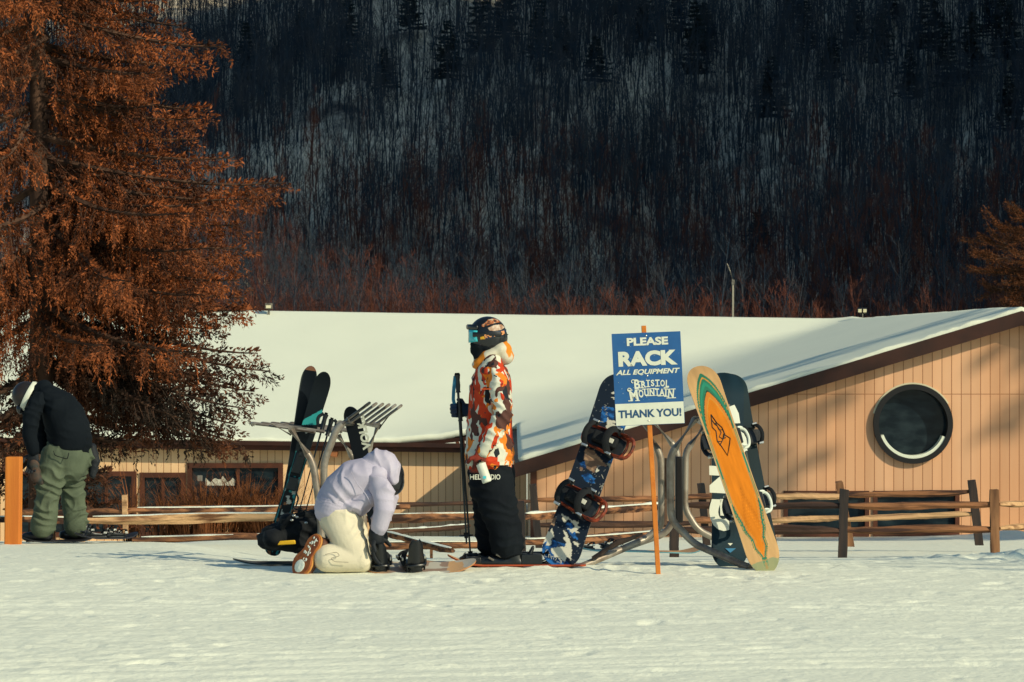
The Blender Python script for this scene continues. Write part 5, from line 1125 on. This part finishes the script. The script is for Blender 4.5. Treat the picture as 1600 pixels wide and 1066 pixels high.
sculpt('trousers', q, M_blackcl, sk, .010, 4, .010, (4, 5, 6), 5, local=False)
q = MB()
for wd, cx0, ww_ in (('HELL', 746, 22), ('STUDIO', 767, 30)):
    vs, fs = fit_text(wd, 0, 0, ww_*m_, 8*m_, .02); c = P(cx0, 743, -.232); q.add([Vector((c.x+p.x, c.y+.35*(p.x+(0 if cx0 > 760 else 0))**2, c.z+p.y)) for p in vs], fs)
q.build('trouser_lettering', M_swhite, sk, smooth=False)
# boots, bindings and skis
def ski_boot(cx, cy, dy, par):
    q = MB(); a = P(cx, cy, dy)
    q.cap_tube([a+Vector((.13, 0, .04)), a+Vector((.02, 0, .045)), a+Vector((-.12, 0, .038))], [(.042, .05), (.054, .052), (.040, .046)], 16)
    q.cap_tube([a+Vector((-.05, 0, .045)), a+Vector((-.20, 0, .036))], [(.052, .05), (.034, .04)], 14); q.cap_tube([a+Vector((.12, 0, .05)), a+Vector((.20, 0, .09)), a+Vector((.225, 0, .15))], [(.03, .04), (.022, .03), (.012, .02)], 12)
    q.cap_tube([a+Vector((.10, 0, .05)), a+Vector((.085, 0, .13)), a+Vector((.07, 0, .22))], [(.062, .052), (.06, .052), (.066, .058)], 16)
    o = sculpt('ski_boot', q, M_blk, par, .009, 2, local=False)
    for i, (x, z) in enumerate(((-.07, .07), (-.015, .092), (.03, .12), (.035, .17))): q = MB(); q.box(a+Vector((x, -.055, z)), (.045, .012, .014), R=Matrix.Rotation(.5, 3, 'Y')); q.build('buckle', M_steel, o, smooth=False, bevel=.003)
    return o
for s, dx in ((-1, 0), (1, -16)):
    ski_boot(783+dx, 886, s*.12, sk)
def snow_ski(x0, x1, dy, py, lab, col, tipc, ed, tip_rise):
    p0, p1 = P(x1, py+3, dy), P(x0, py-1, dy); p0.z = gz(p0.x, p0.y)+.035; p1.z = gz(p1.x, p1.y)+.035; Ln = (p1-p0).length; M = axes(p0, p1-p0, Vector((0, 0, 1))); e = empty('ski', M, lab, 'ski')
    def art(x, y): c = np.tile(NV(col), (len(x), 1)); c[y > Ln-.24] = NV(tipc); c[(vnoise(x*8, y*7, 3) > .4)] *= 1.5; return c
    plank('ski_body', ski_half(Ln, .12, .085, .11), Ln, art, M, e, rise=(.0, tip_rise), th=.012, edge=ed, step=.008, rl=.26)
    q = MB(); yb = (p0-P(785, py, dy)).length; q.box((0, yb+.20, .025), (.075, .11, .05)); q.box((0, yb-.21, .035), (.075, .15, .075)); q.box((0, yb, .014), (.06, .52, .02)); q.tube([(0, yb+.24, .02), (0, yb+.28, .05)], .03, 8); q.build('ski_binding', M_blk, e, local=True, bevel=.006)
    q = MB(); q.tube([(.045, yb-.22, .03), (.06, yb-.27, -.0), (.06, yb-.33, .02)], .006, 6); q.tube([(0, yb-.26, .06), (0, yb-.33, .085)], .014, 6); q.build('heel_lever', M_blk, e, local=True)
snow_ski(700, 915, -.13, 893, 'red edged ski under the near boot of the standing skier', [.20, .05, .03], [.62, .30, .12], (.35, .06, .02), .07)
snow_ski(630, 880, .12, 884, 'ski under the far boot of the standing skier, tip toward the kneeling person', [.10, .06, .05], [.55, .30, .14], (.25, .12, .07), .06)
# helmet, goggles, face covering
HC = P(762, 523); hr = (.134, .112, .130)
q = MB(); q.ell(HC, *hr, 24, 16); q.ell(P(768, 528), .115, .108, .12, 20, 14)
def cutlow(p): return 0
hm = sculpt('helmet', q, M_helm, sk, .008, 3, local=False)
q = MB(); q.cap_tube([P(745, 512, -.085), P(734, 511, -.04), P(731, 511, 0), P(734, 511, .04), P(745, 512, .085)], [(.012, .02)]*5, 10, side=(0, 0, 1)); q.build('visor', M_helm, hm)
q = MB(); q.cap_tube([P(750, 538), P(752, 552), P(757, 566)], [(.068, .075), (.062, .072), (.075, .085)], 18); q.ell(P(744, 545), .045, .055, .05); q.cap_tube([P(762, 540), P(768, 552)], [(.07, .09), (.06, .085)], 16)
sculpt('face_mask', q, M_blackcl, sk, .009, 3, .005, (14, 14, 14), 2, local=False)
q = MB(); vs = []; K = 9
for i in range(K):
    a = (i/(K-1)-.5)*2
    for zz in (-.048, -.02, .02, .045):
        vs.append(P(734.5, 525)+Vector((-.012+.058*a*a-.002*abs(zz)*100*.05, .098*a, zz*(1-.18*a*a))))
fs = [(i*4+j, i*4+j+1, (i+1)*4+j+1, (i+1)*4+j) for i in range(K-1) for j in range(3)]; q.add(vs, fs); go = q.build('goggle_lens', M_cyan, sk); sm_ = go.modifiers.new('s', 'SOLIDIFY'); sm_.thickness = .02; sm_.offset = -1
q = MB(); q.tube([P(739, 523, -.085), P(750, 523, -.108), P(766, 522, -.116), P(782, 523, -.097), P(791, 523, 0), P(782, 523, .097), P(766, 522, .116), P(750, 523, .108), P(739, 523, .085)], [(.017, .004)]*9, 8, side=(0, 1, 0.01)); q.build('goggle_strap', M_blk, sk)
def onhelm(px, py, lift=.004):
    v = W(px, py, YS)-HC; t = 1-(v.x/hr[0])**2-(v.z/hr[2])**2; return Vector((HC.x+v.x, HC.y-hr[1]*math.sqrt(max(t, .02))-lift, HC.z+v.z))
def helm_patch(name, poly, mt, lift=.003, mb=None):
    """flat outline in photo pixels wrapped onto the helmet shell, finely divided"""
    xs = [p[0] for p in poly]; ys = [p[1] for p in poly]; n = 26; q = mb or MB(); X = np.linspace(min(xs), max(xs), n); Y = np.linspace(min(ys), max(ys), n); vs = [onhelm(x, y, lift) for y in Y for x in X]
    cx = (X[:-1]+X[1:])/2; cy = (Y[:-1]+Y[1:])/2; g, h = np.meshgrid(cx, cy); ins = inpoly(g, h, poly); fs = [(j*n+i, (j+1)*n+i, (j+1)*n+i+1, j*n+i+1) for j in range(n-1) for i in range(n-1) if ins[j, i]]
    used = sorted({a for f in fs for a in f}); rm = {a: i for i, a in enumerate(used)}; q.add([vs[a] for a in used], [tuple(rm[a] for a in f) for f in fs]); return q.build(name, mt, hm)
def Z2(P_): return [(710+a/7.618, 480+b/7.618) for a, b in P_]
helm_patch('sticker', Z2([(325, 212), (365, 190), (405, 150), (470, 135), (520, 152), (550, 178), (490, 190), (430, 206), (350, 238), (330, 230)]), M_stick, .004)
helm_patch('sticker', Z2([(400, 250), (470, 215), (560, 205), (600, 240), (560, 270), (470, 285), (420, 280)]), mat('brown sticker', (.30, .14, .07), .5, (.6, .5, .4), 30), .004)
helm_patch('sticker', Z2([(312, 305), (365, 310), (350, 345), (370, 380), (310, 385)]), M_yel, .004)
helm_patch('sticker', Z2([(365, 322), (615, 262), (618, 318), (368, 385)]), mat('navy sticker', (.012, .03, .07), .5), .004)
q = MB()
for txt, cx0, cy0, ww_, hh, mm in (('Red', 762.5, 525, 10.5, 6, 0), ('Bull', 780, 521.5, 17, 6, 1)):
    vs, fs = fit_text(txt, 0, 0, ww_, hh, .05, rot=.21); q.add([onhelm(cx0+p.x, cy0-p.y, .0065) for p in vs], fs)
q.build('sticker_lettering', M_org2, hm, smooth=False)
# hands, bottle, poles
hb_ = P(751, 712, -.235)
mitt('glove', P(752, 705, -.285), (-.12, .1, -1), (-.5, 1, 0), M_redg, sk, .7, 1.15, -1)
bt = empty('bottle', P(756, 735, -.28), 'white bottle with a small teal mark held by the standing skier', 'bottle'); d_ = (P(762, 751, -.29)-P(750, 718, -.28)); q = MB()
t0, t1 = P(751.5, 720, -.335), P(762, 750, -.35); dv_ = (t1-t0).normalized(); q.tube([t0, t0+dv_*.008, t1-dv_*.006, t1], [.030, .034, .034, .028], 18); q.build('bottle_body', M_swhite, bt)
q = MB(); c = P(758, 742, -.386); q.box(c, (.022, .003, .018)); q.build('teal_mark', M_cyan, bt); q = MB(); q.tube([t0-dv_*.02, t0], [.02, .022], 12); q.build('cap', M_blk, bt)
q = MB(); c = P(737, 718, -.262); q.box(c, (.034, .004, .062), R=Matrix.Rotation(.08, 3, 'Y')); tk = q.build('lift_ticket', M_swhite, sk, smooth=False); q = MB(); q.box(c+Vector((.001, -.003, .021)), (.032, .003, .02), R=Matrix.Rotation(.08, 3, 'Y')); q.build('ticket_band', mat('pink red print', (.60, .06, .09), .5), tk, smooth=False)
mitt('glove', P(731, 641, .13), (-1, -.25, -.05), (.15, -1, 0), M_navyg, sk, 1.15, 1.2, 1)
q = MB(); q.cap_tube([P(740, 645, .16), P(733, 642, .14)], [(.052, .052), (.05, .05)], 14); q.build('cuff', M_navyg, sk)
strap_m[0] = mat('blue pole strap', (.02, .14, .24), .7)
ski_pole(P(714, 583, .06), P(729, 850, .0), 'ski pole with a blue strap held upright by the standing skier, left of two', [P(711, 588, .05), P(709, 605, .04), P(708, 625, .04), P(710, 632, .04)], basket=.06, r=.009)
strap_m[0] = M_blk
ski_pole(P(717, 628, .10), P(736, 882, .05), 'ski pole held by the standing skier planted in the snow, right of two', None, basket=.07, r=.009)
# ---------------------------------------------------------------- kneeling person
YK_ = 20.05; mk = YK_/F
def K_(px, py, dy=0.0): v = W(px, py, YK_); return Vector((v.x, YK_+dy, v.z))
kp = person(G(540, YK_), 'kneeling person in a lavender hooded sweatshirt and cream trousers bending over a snowboard')
q = MB()
q.cap_tube([K_(525, 792), K_(545, 765), K_(580, 742)], [(.12, .15), (.115, .15), (.11, .17)], 16); q.cap_tube([K_(592, 735), K_(602, 738)], [.05, .05], 12); q.ell(K_(608, 742), .08, .072, .105, R=Matrix.Rotation(-1.0, 3, 'Y')); q.ell(K_(620, 752), .015, .014, .016)
for s in (-1, 1):
    q.cap_tube([K_(525, 795, s*.08), K_(563, 872, s*.12), K_(505, 872, s*.13)], [(.085, .085), (.055, .055), (.04, .04)], 12); q.cap_tube([K_(588, 745, s*.17), K_(600, 790, s*.2), K_(590, 838, s*.12)], [.045, .04, .028], 12)
sculpt('body', q, M_skin, kp, .014, 2, local=False)
q = MB()   # sweatshirt
q.cap_tube([K_(523, 786), K_(534, 769), K_(555, 752), K_(578, 742), K_(594, 739)], [(.128, .20), (.145, .215), (.150, .22), (.125, .22), (.085, .18)], 28)
q.cap_tube([K_(538, 790, -.02), K_(560, 788, -.03), K_(578, 775, -.03)], [(.055, .18), (.080, .18), (.07, .18)], 22)
qs = MB(); qs.cap_tube([K_(588, 744, -.14), K_(601, 766, -.22), K_(603, 793, -.24), K_(595, 820, -.21), K_(591, 830, -.19)], [.070, .076, .070, .062, .050], 20)
q.cap_tube([K_(590, 745, .20), K_(604, 775, .24), K_(598, 800, .22), K_(586, 835, .14)], [.085, .08, .074, .055], 20)
sw_ = sculpt('sweatshirt', q, M_lav, kp, .009, 5, .011, (4, 5, 6), 9, fold=((.8, 0, .75), 34), local=False)
sculpt('sleeve', qs, M_lav, sw_, .009, 2, .013, (6, 6, 8), 14, local=False, fold=((.4, 0, 1), 48))
q = MB(); q.cap_tube([K_(575, 722), K_(586, 717), K_(600, 723), K_(610, 735), K_(615, 752)], [(.05, .09), (.075, .13), (.09, .14), (.085, .14), (.05, .12)], 22); q.cap_tube([K_(570, 727), K_(590, 730)], [(.05, .14), (.06, .15)], 18)
sculpt('hood', q, M_lav, sw_, .009, 4, .010, (6, 6, 8), 13, fold=((1, 0, .2), 50), local=False)
q = MB(); q.tube([K_(518, 772)+Vector((-.07, 0, -.035)), K_(524, 782)+Vector((-.05, 0, -.055))], [(.01, .01), (.01, .01)], 6)
rib = MB(); c0, c1 = K_(506, 777), K_(513, 792)
rib.cap_tube([K_(527, 783), K_(522, 791), K_(520, 795)], [(.134, .207), (.136, .209), (.132, .205)], 36); sculpt('waistband', rib, M_lav, sw_, .007, 1, .004, (6, 6, 8), 15, local=False, fold=((.3, 0, 1), 160))
for pts_ in ([K_(552, 735, -.235), K_(560, 752, -.245), K_(575, 770, -.24), K_(582, 785, -.22)],): q = MB(); q.tube(bend(pts_, r=.05), .003, 5); q.build('seam', M_lav, sw_)
q = MB(); q.cap_tube([K_(516, 810, .20), K_(522, 838, .16)], [(.05, .05), (.055, .04)], 12); sculpt('hanging_tail', q, M_lav, sw_, .010, 3, .006, (9, 9, 9), 2, local=False)
q = MB()   # trousers: hips, thighs down to the knees on the snow, shins back along the snow
q.cap_tube([K_(522, 792), K_(530, 808), K_(538, 826)], [(.135, .19), (.15, .20), (.14, .19)], 26)
for s in (-1, 1):
    q.cap_tube([K_(532, 808, s*.10), K_(546, 840, s*.13), K_(560, 868, s*.14)], [(.135, .115), (.125, .110), (.098, .10)], 20)
    q.cap_tube([K_(562, 872, s*.14), K_(540, 870, s*.15), K_(513, 869, s*.16)], [(.088, .10), (.095, .105), (.098, .11)], 20)
q.ell(K_(568, 872, -.15), .07, .09, .085)
tr_ = sculpt('trousers', q, M_cream, kp, .009, 4, .009, (4, 5, 6), 21, fold=((-.8, 0, .7), 34), local=False)
q = MB(); q.tube(bend([K_(512, 862, -.275), K_(530, 858, -.277), K_(535, 864, -.28), K_(520, 868, -.282), K_(527, 873, -.283), K_(548, 874, -.275)], r=.03), .0022, 5); q.build('piping', mat('grey piping', (.25, .22, .17), .7), tr_)
# boots seen sole on
M_bootb = mat('brown leather boot', (0.14, 0.060, 0.032), .55, (0.08, 0.03, 0.02), 14, 4, bump=.3, bscale=30); M_sole = mat('tan rubber sole', (0.42, 0.13, 0.03), .6, (0.22, 0.055, 0.02), 22, 4, bump=.5, bscale=35); M_welt = mat('tan welt', (0.50, 0.22, 0.05), .5)
def sole_boot(top, bot, nrm, par, wd=.052, nm='boot'):
    ax = (bot-top); Ln = ax.length; M = axes(top, ax, nrm); q = MB()
    def outline(k, z, n=28):
        o = []
        for i in range(n):
            a = 2*math.pi*i/n; y = Ln*(.5-.5*math.cos(a)); s = 1 if a < math.pi else -1; v = y/Ln; w_ = wd*(.86+.30*math.exp(-((v-.70)/.2)**2)-.20*math.exp(-((v-.42)/.14)**2))*math.sqrt(max(0, 1-abs(2*v-1)**4.5)); o.append((s*w_*k, (y-Ln/2)*k+Ln/2, z))
        return o
    def lay(k0, z0, k1, z1, name, mt, parent): 
        a, b = outline(k0, z0), outline(k1, z1); n = len(a); qq = MB(); qq.add(a+b, [tuple(range(n))[::-1], tuple(n+i for i in range(n))]+[(i, (i+1) % n, n+(i+1) % n, n+i) for i in range(n)], M=M); return qq.build(name, mt, parent, bevel=.004)
    b_ = MB(); b_.cap_tube([(0, .05, -.05), (0, Ln*.5, -.05), (0, Ln-.05, -.042)], [(.05, wd*.95), (.052, wd*.95), (.036, wd*.9)], 16, side=(1, 0, 0), M=M); b_.cap_tube([(0, .06, -.05), (0, .05, -.13), (0, .045, -.17)], [(.055, .052), (.058, .055), (.06, .058)], 16, side=(1, 0, 0), M=M)
    o = sculpt(nm, b_, M_bootb, par, .008, 2, .002, (20, 20, 20), 3, local=False)
    lay(1.03, -.012, 1.04, .004, 'welt', M_welt, o); lay(1.0, .0045, .97, .016, 'sole', M_sole, o)
    qq = MB(); qq.ell((0, Ln*.77, .014), wd*.62, Ln*.15, .008, 14, 8, M=M)
    for i in range(26): qq.ell((RR.uniform(-.03, .03), RR.uniform(.03, Ln*.7), .015), RR.uniform(.004, .012), RR.uniform(.004, .014), .004, 8, 5, M=M)
    qq.build('packed_snow', M_snow, o); return o
sole_boot(K_(501, 834, -.17), K_(465, 897, -.17), Vector((-.62, -.72, .40)), kp, .082)
sole_boot(K_(508, 856, .16), K_(478, 884, .16), Vector((-.8, -.25, .5)), kp, .055)
mitt('glove', K_(591, 834, -.19), (-.05, .12, -1), (.4, -.2, 0), M_blackg, kp, .45, 1.3, 1)
mitt('glove', K_(586, 838, .13), (.25, -.2, -1), (.4, -.3, 0), M_blackg, kp, .5, 1.25, -1)
q = MB(); q.cap_tube([K_(590, 831, -.19), K_(590, 842, -.19)], [(.056, .056), (.05, .05)], 14); q.build('cuff', M_blackg, kp)
hk = MB(); hk.ell(K_(605, 741), .118, .108, .135, 22, 14, R=Matrix.Rotation(-.45, 3, 'Y')); hk.ell(K_(609, 749), .10, .1, .12, 20, 12, R=Matrix.Rotation(-.45, 3, 'Y')); kh = sculpt('helmet', hk, M_helm, kp, .009, 2, local=False)
q = MB(); q.tube([K_(612, 718, -.085), K_(619, 732, -.08), K_(620, 750, -.07), K_(615, 762, -.06)], [(.012, .004)]*4, 8, side=(1, 0, 0)); q.build('goggle_strap', M_bootb, kp)
# board the kneeling person is working on
def kneel_board():
    p0 = G(566, 20.0); p1 = G(744, 19.95); p0.z += .03; p1.z += .03; Ln = (p1-p0).length; M = axes(p0, p1-p0, Vector((0, -.25, 1))); e = empty('snowboard', M, 'snowboard with a pale wooden nose and black bindings lying before the kneeling person', 'snowboard')
    def art(x, y): c = np.tile(NV([.30, .20, .14]), (len(x), 1)); c[y > Ln-.20] = NV([.62, .36, .16]); s = vnoise(x*20, y*12, 4); c[s > .2] = NV([.5, .46, .38]); return c
    plank('deck', board_half(Ln, .27, .24, .2, .15), Ln, art, M, e, rise=(.02, .055), edge=(.42, .20, .09), step=.006, rl=.26)
    return M, e, Ln
Mk, ek, Lk = kneel_board()
binding(ek, Mk.inverted() @ Matrix.Identity(4) @ Matrix.Translation((0, 0, 0)) if False else Matrix.Translation((0, .345, .0)) @ Matrix.Rotation(rad(200), 4, 'Z'), mats_=(M_blk, M_blk, M_blkf), scale=1.02)
binding(ek, Matrix.Translation((0, .13, .0)) @ Matrix.Rotation(rad(185), 4, 'Z'), mats_=(M_blk, M_blk, M_blkf), scale=.9)
# ---------------------------------------------------------------- bending person at the left
YB = 27.0
def L_(px, py, dy=0.0): v = W(px, py, YB); return Vector((v.x, YB+dy, v.z))
lp = person(G(92, YB), 'bending person in black jacket and sage green trousers beside the orange post')
q = MB()
q.cap_tube([L_(105, 700), L_(95, 655), L_(80, 622)], [(.13, .15), (.12, .15), (.11, .17)], 16); q.cap_tube([L_(66, 617), L_(54, 618)], [.055, .055], 12); q.ell(L_(44, 622), .085, .075, .11, R=Matrix.Rotation(.9, 3, 'Y')); q.ell(L_(31, 632), .016, .014, .016)
for s, x0, x1, x2 in ((-1, 92, 80, 72), (1, 118, 116, 118)):
    q.cap_tube([L_(x0, 705, s*.05), L_(x1, 770, s*.08), L_(x2, 832, s*.08)], [(.06, .06), (.05, .05), (.04, .04)], 12)
q.cap_tube([L_(62, 622, -.17), L_(53, 665, -.2), L_(58, 706, -.2)], [.045, .04, .03], 12); q.cap_tube([L_(66, 622, .17), L_(60, 665, .2), L_(62, 706, .16)], [.045, .04, .03], 12)
sculpt('body', q, M_skin, lp, .015, 2, local=False)
q = MB()
q.cap_tube([L_(110, 690), L_(108, 676), L_(100, 652), L_(88, 630), L_(76, 618)], [(.205, .225), (.21, .235), (.20, .24), (.165, .24), (.11, .20)], 28)
qs = MB(); qs.cap_tube([L_(66, 624, -.14), L_(55, 650, -.22), L_(53, 680, -.235), L_(58, 703, -.22)], [.085, .082, .070, .055], 18); q.cap_tube([L_(66, 626, .18), L_(58, 660, .22), L_(62, 703, .17)], [.09, .08, .055], 18)
q.cap_tube([L_(70, 606), L_(62, 612), L_(56, 622)], [(.07, .12), (.085, .12), (.07, .11)], 18); q.ell(L_(82, 612), .10, .16, .05)
sculpt('jacket', q, M_jacketb, lp, .012, 5, .009, (4, 6, 7), 31, local=False)
sculpt('sleeve', qs, M_jacketb, lp, .010, 2, .012, (6, 6, 7), 33, local=False, fold=((.2, 0, 1), 45))
q = MB(); q.cap_tube([L_(108, 694), L_(107, 712), L_(106, 726)], [(.185, .20), (.20, .21), (.19, .20)], 26)
q.cap_tube([L_(92, 712, -.09), L_(83, 750, -.12), L_(75, 790, -.13), L_(71, 822, -.13)], [(.155, .13), (.125, .12), (.112, .115), (.115, .115)], 20)
q.cap_tube([L_(122, 712, .07), L_(108, 750, .1), L_(112, 790, .11), L_(116, 822, .11)], [(.14, .13), (.125, .12), (.115, .115), (.112, .115)], 20)
tg = sculpt('trousers', q, M_green, lp, .009, 4, .023, (5, 5, 9), 41, fold=((.35, 0, 1), 40), local=False)
q = MB(); pts = [L_(90, 703, -.245), L_(92, 710, -.252), L_(112, 716, -.262), L_(114, 706, -.255)]; q.tube(bend(pts, r=.02), .004, 5); q.build('pocket_seam', M_blackcl, tg)
for s, cx0 in ((-1, 66), (1, 117)):
    q = MB(); a = L_(cx0, 843, s*.12); q.cap_tube([a+Vector((.07, 0, .04)), a+Vector((-.03, 0, .04)), a+Vector((-.13, 0, .035))], [(.05, .055), (.055, .055), (.042, .05)], 16); q.cap_tube([a+Vector((.045, 0, .05)), a+Vector((.035, 0, .17))], [(.07, .065), (.068, .065)], 16)
    q.cap_tube([a+Vector((.09, 0, .06)), a+Vector((.13, 0, .12))], [(.02, .05), (.015, .045)], 10)
    sculpt('boot', q, M_blk, lp, .010, 2, .003, (22, 22, 22), 2, local=False)
pL = L_(24, 846, -.1); Ml, el, _ = lying('snowboard', 'dark snowboard under the boots of the bending person', 'snowboard', 30, 26.86, 150, 27.05, lambda l: board_half(l, .26, .23), [.02, .02, .025], (.02, .02, .025), z0=-.01, z1=-.01)
mitt('glove', L_(58, 706, -.21), (-.05, 0, -1), (-.2, -1, 0), M_blackg, lp, .5, 1.3, 1); mitt('glove', L_(63, 707, .16), (.1, 0, -1), (-.2, -1, 0), M_skin, lp, .5, 1.05, 1)
q = MB(); q.cap_tube([L_(59, 722, -.22), L_(63, 745, -.22), L_(70, 752, -.21)], [(.045, .04), (.052, .045), (.04, .035)], 14); sculpt('hanging_mitten', q, mat('dark green mitten', (.02, .03, .03), .8, (.09, .05, .035), 12), lp, .010, 2, .006, (12, 12, 12), 4, local=False)
q = MB(); q.cap_tube([L_(141, 700, .12), L_(146, 722, .1), L_(142, 742, .1)], [(.04, .05), (.05, .05), (.035, .04)], 14); sculpt('hanging_glove', q, M_blackg, lp, .010, 2, .006, (12, 12, 12), 5, local=False)
q = MB(); q.ell(L_(41, 618), .135, .118, .135, 24, 16, R=Matrix.Rotation(.9, 3, 'Y')); q.ell(L_(45, 622), .12, .112, .115, 20, 12, R=Matrix.Rotation(.9, 3, 'Y'))
hl = sculpt('helmet', q, mat('brown black helmet', (.035, .022, .018), .35, (.012, .014, .018), 8), lp, .010, 2, local=False)
q = MB(); hc = L_(43, 620); pts = []
for i in range(13):
    t = i/12; p = Vector((L_(56, 598).x*(1-t)+L_(36, 640).x*t, 0, L_(56, 598).z*(1-t)+L_(36, 640).z*t)); v = p-Vector((hc.x, 0, hc.z)); p.y = hc.y-math.sqrt(max(.002, .140**2-(v.x**2+v.z**2)*.9)); pts.append(p)
q.tube(pts+[Vector((p.x, 2*YB-p.y, p.z)) for p in pts[::-1]], [(.024, .005)]*26, 8, side=(0, 1, 0), closed=True); q.build('goggle_strap', M_swhite, lp)
q = MB(); q.cap_tube([L_(33, 640, -.08), L_(26, 642, 0), L_(33, 640, .08)], [(.045, .03)]*3, 12, side=(0, 1, 0)); q.build('goggle', M_helm, lp)

bpy.data.scenes.remove(WORK)
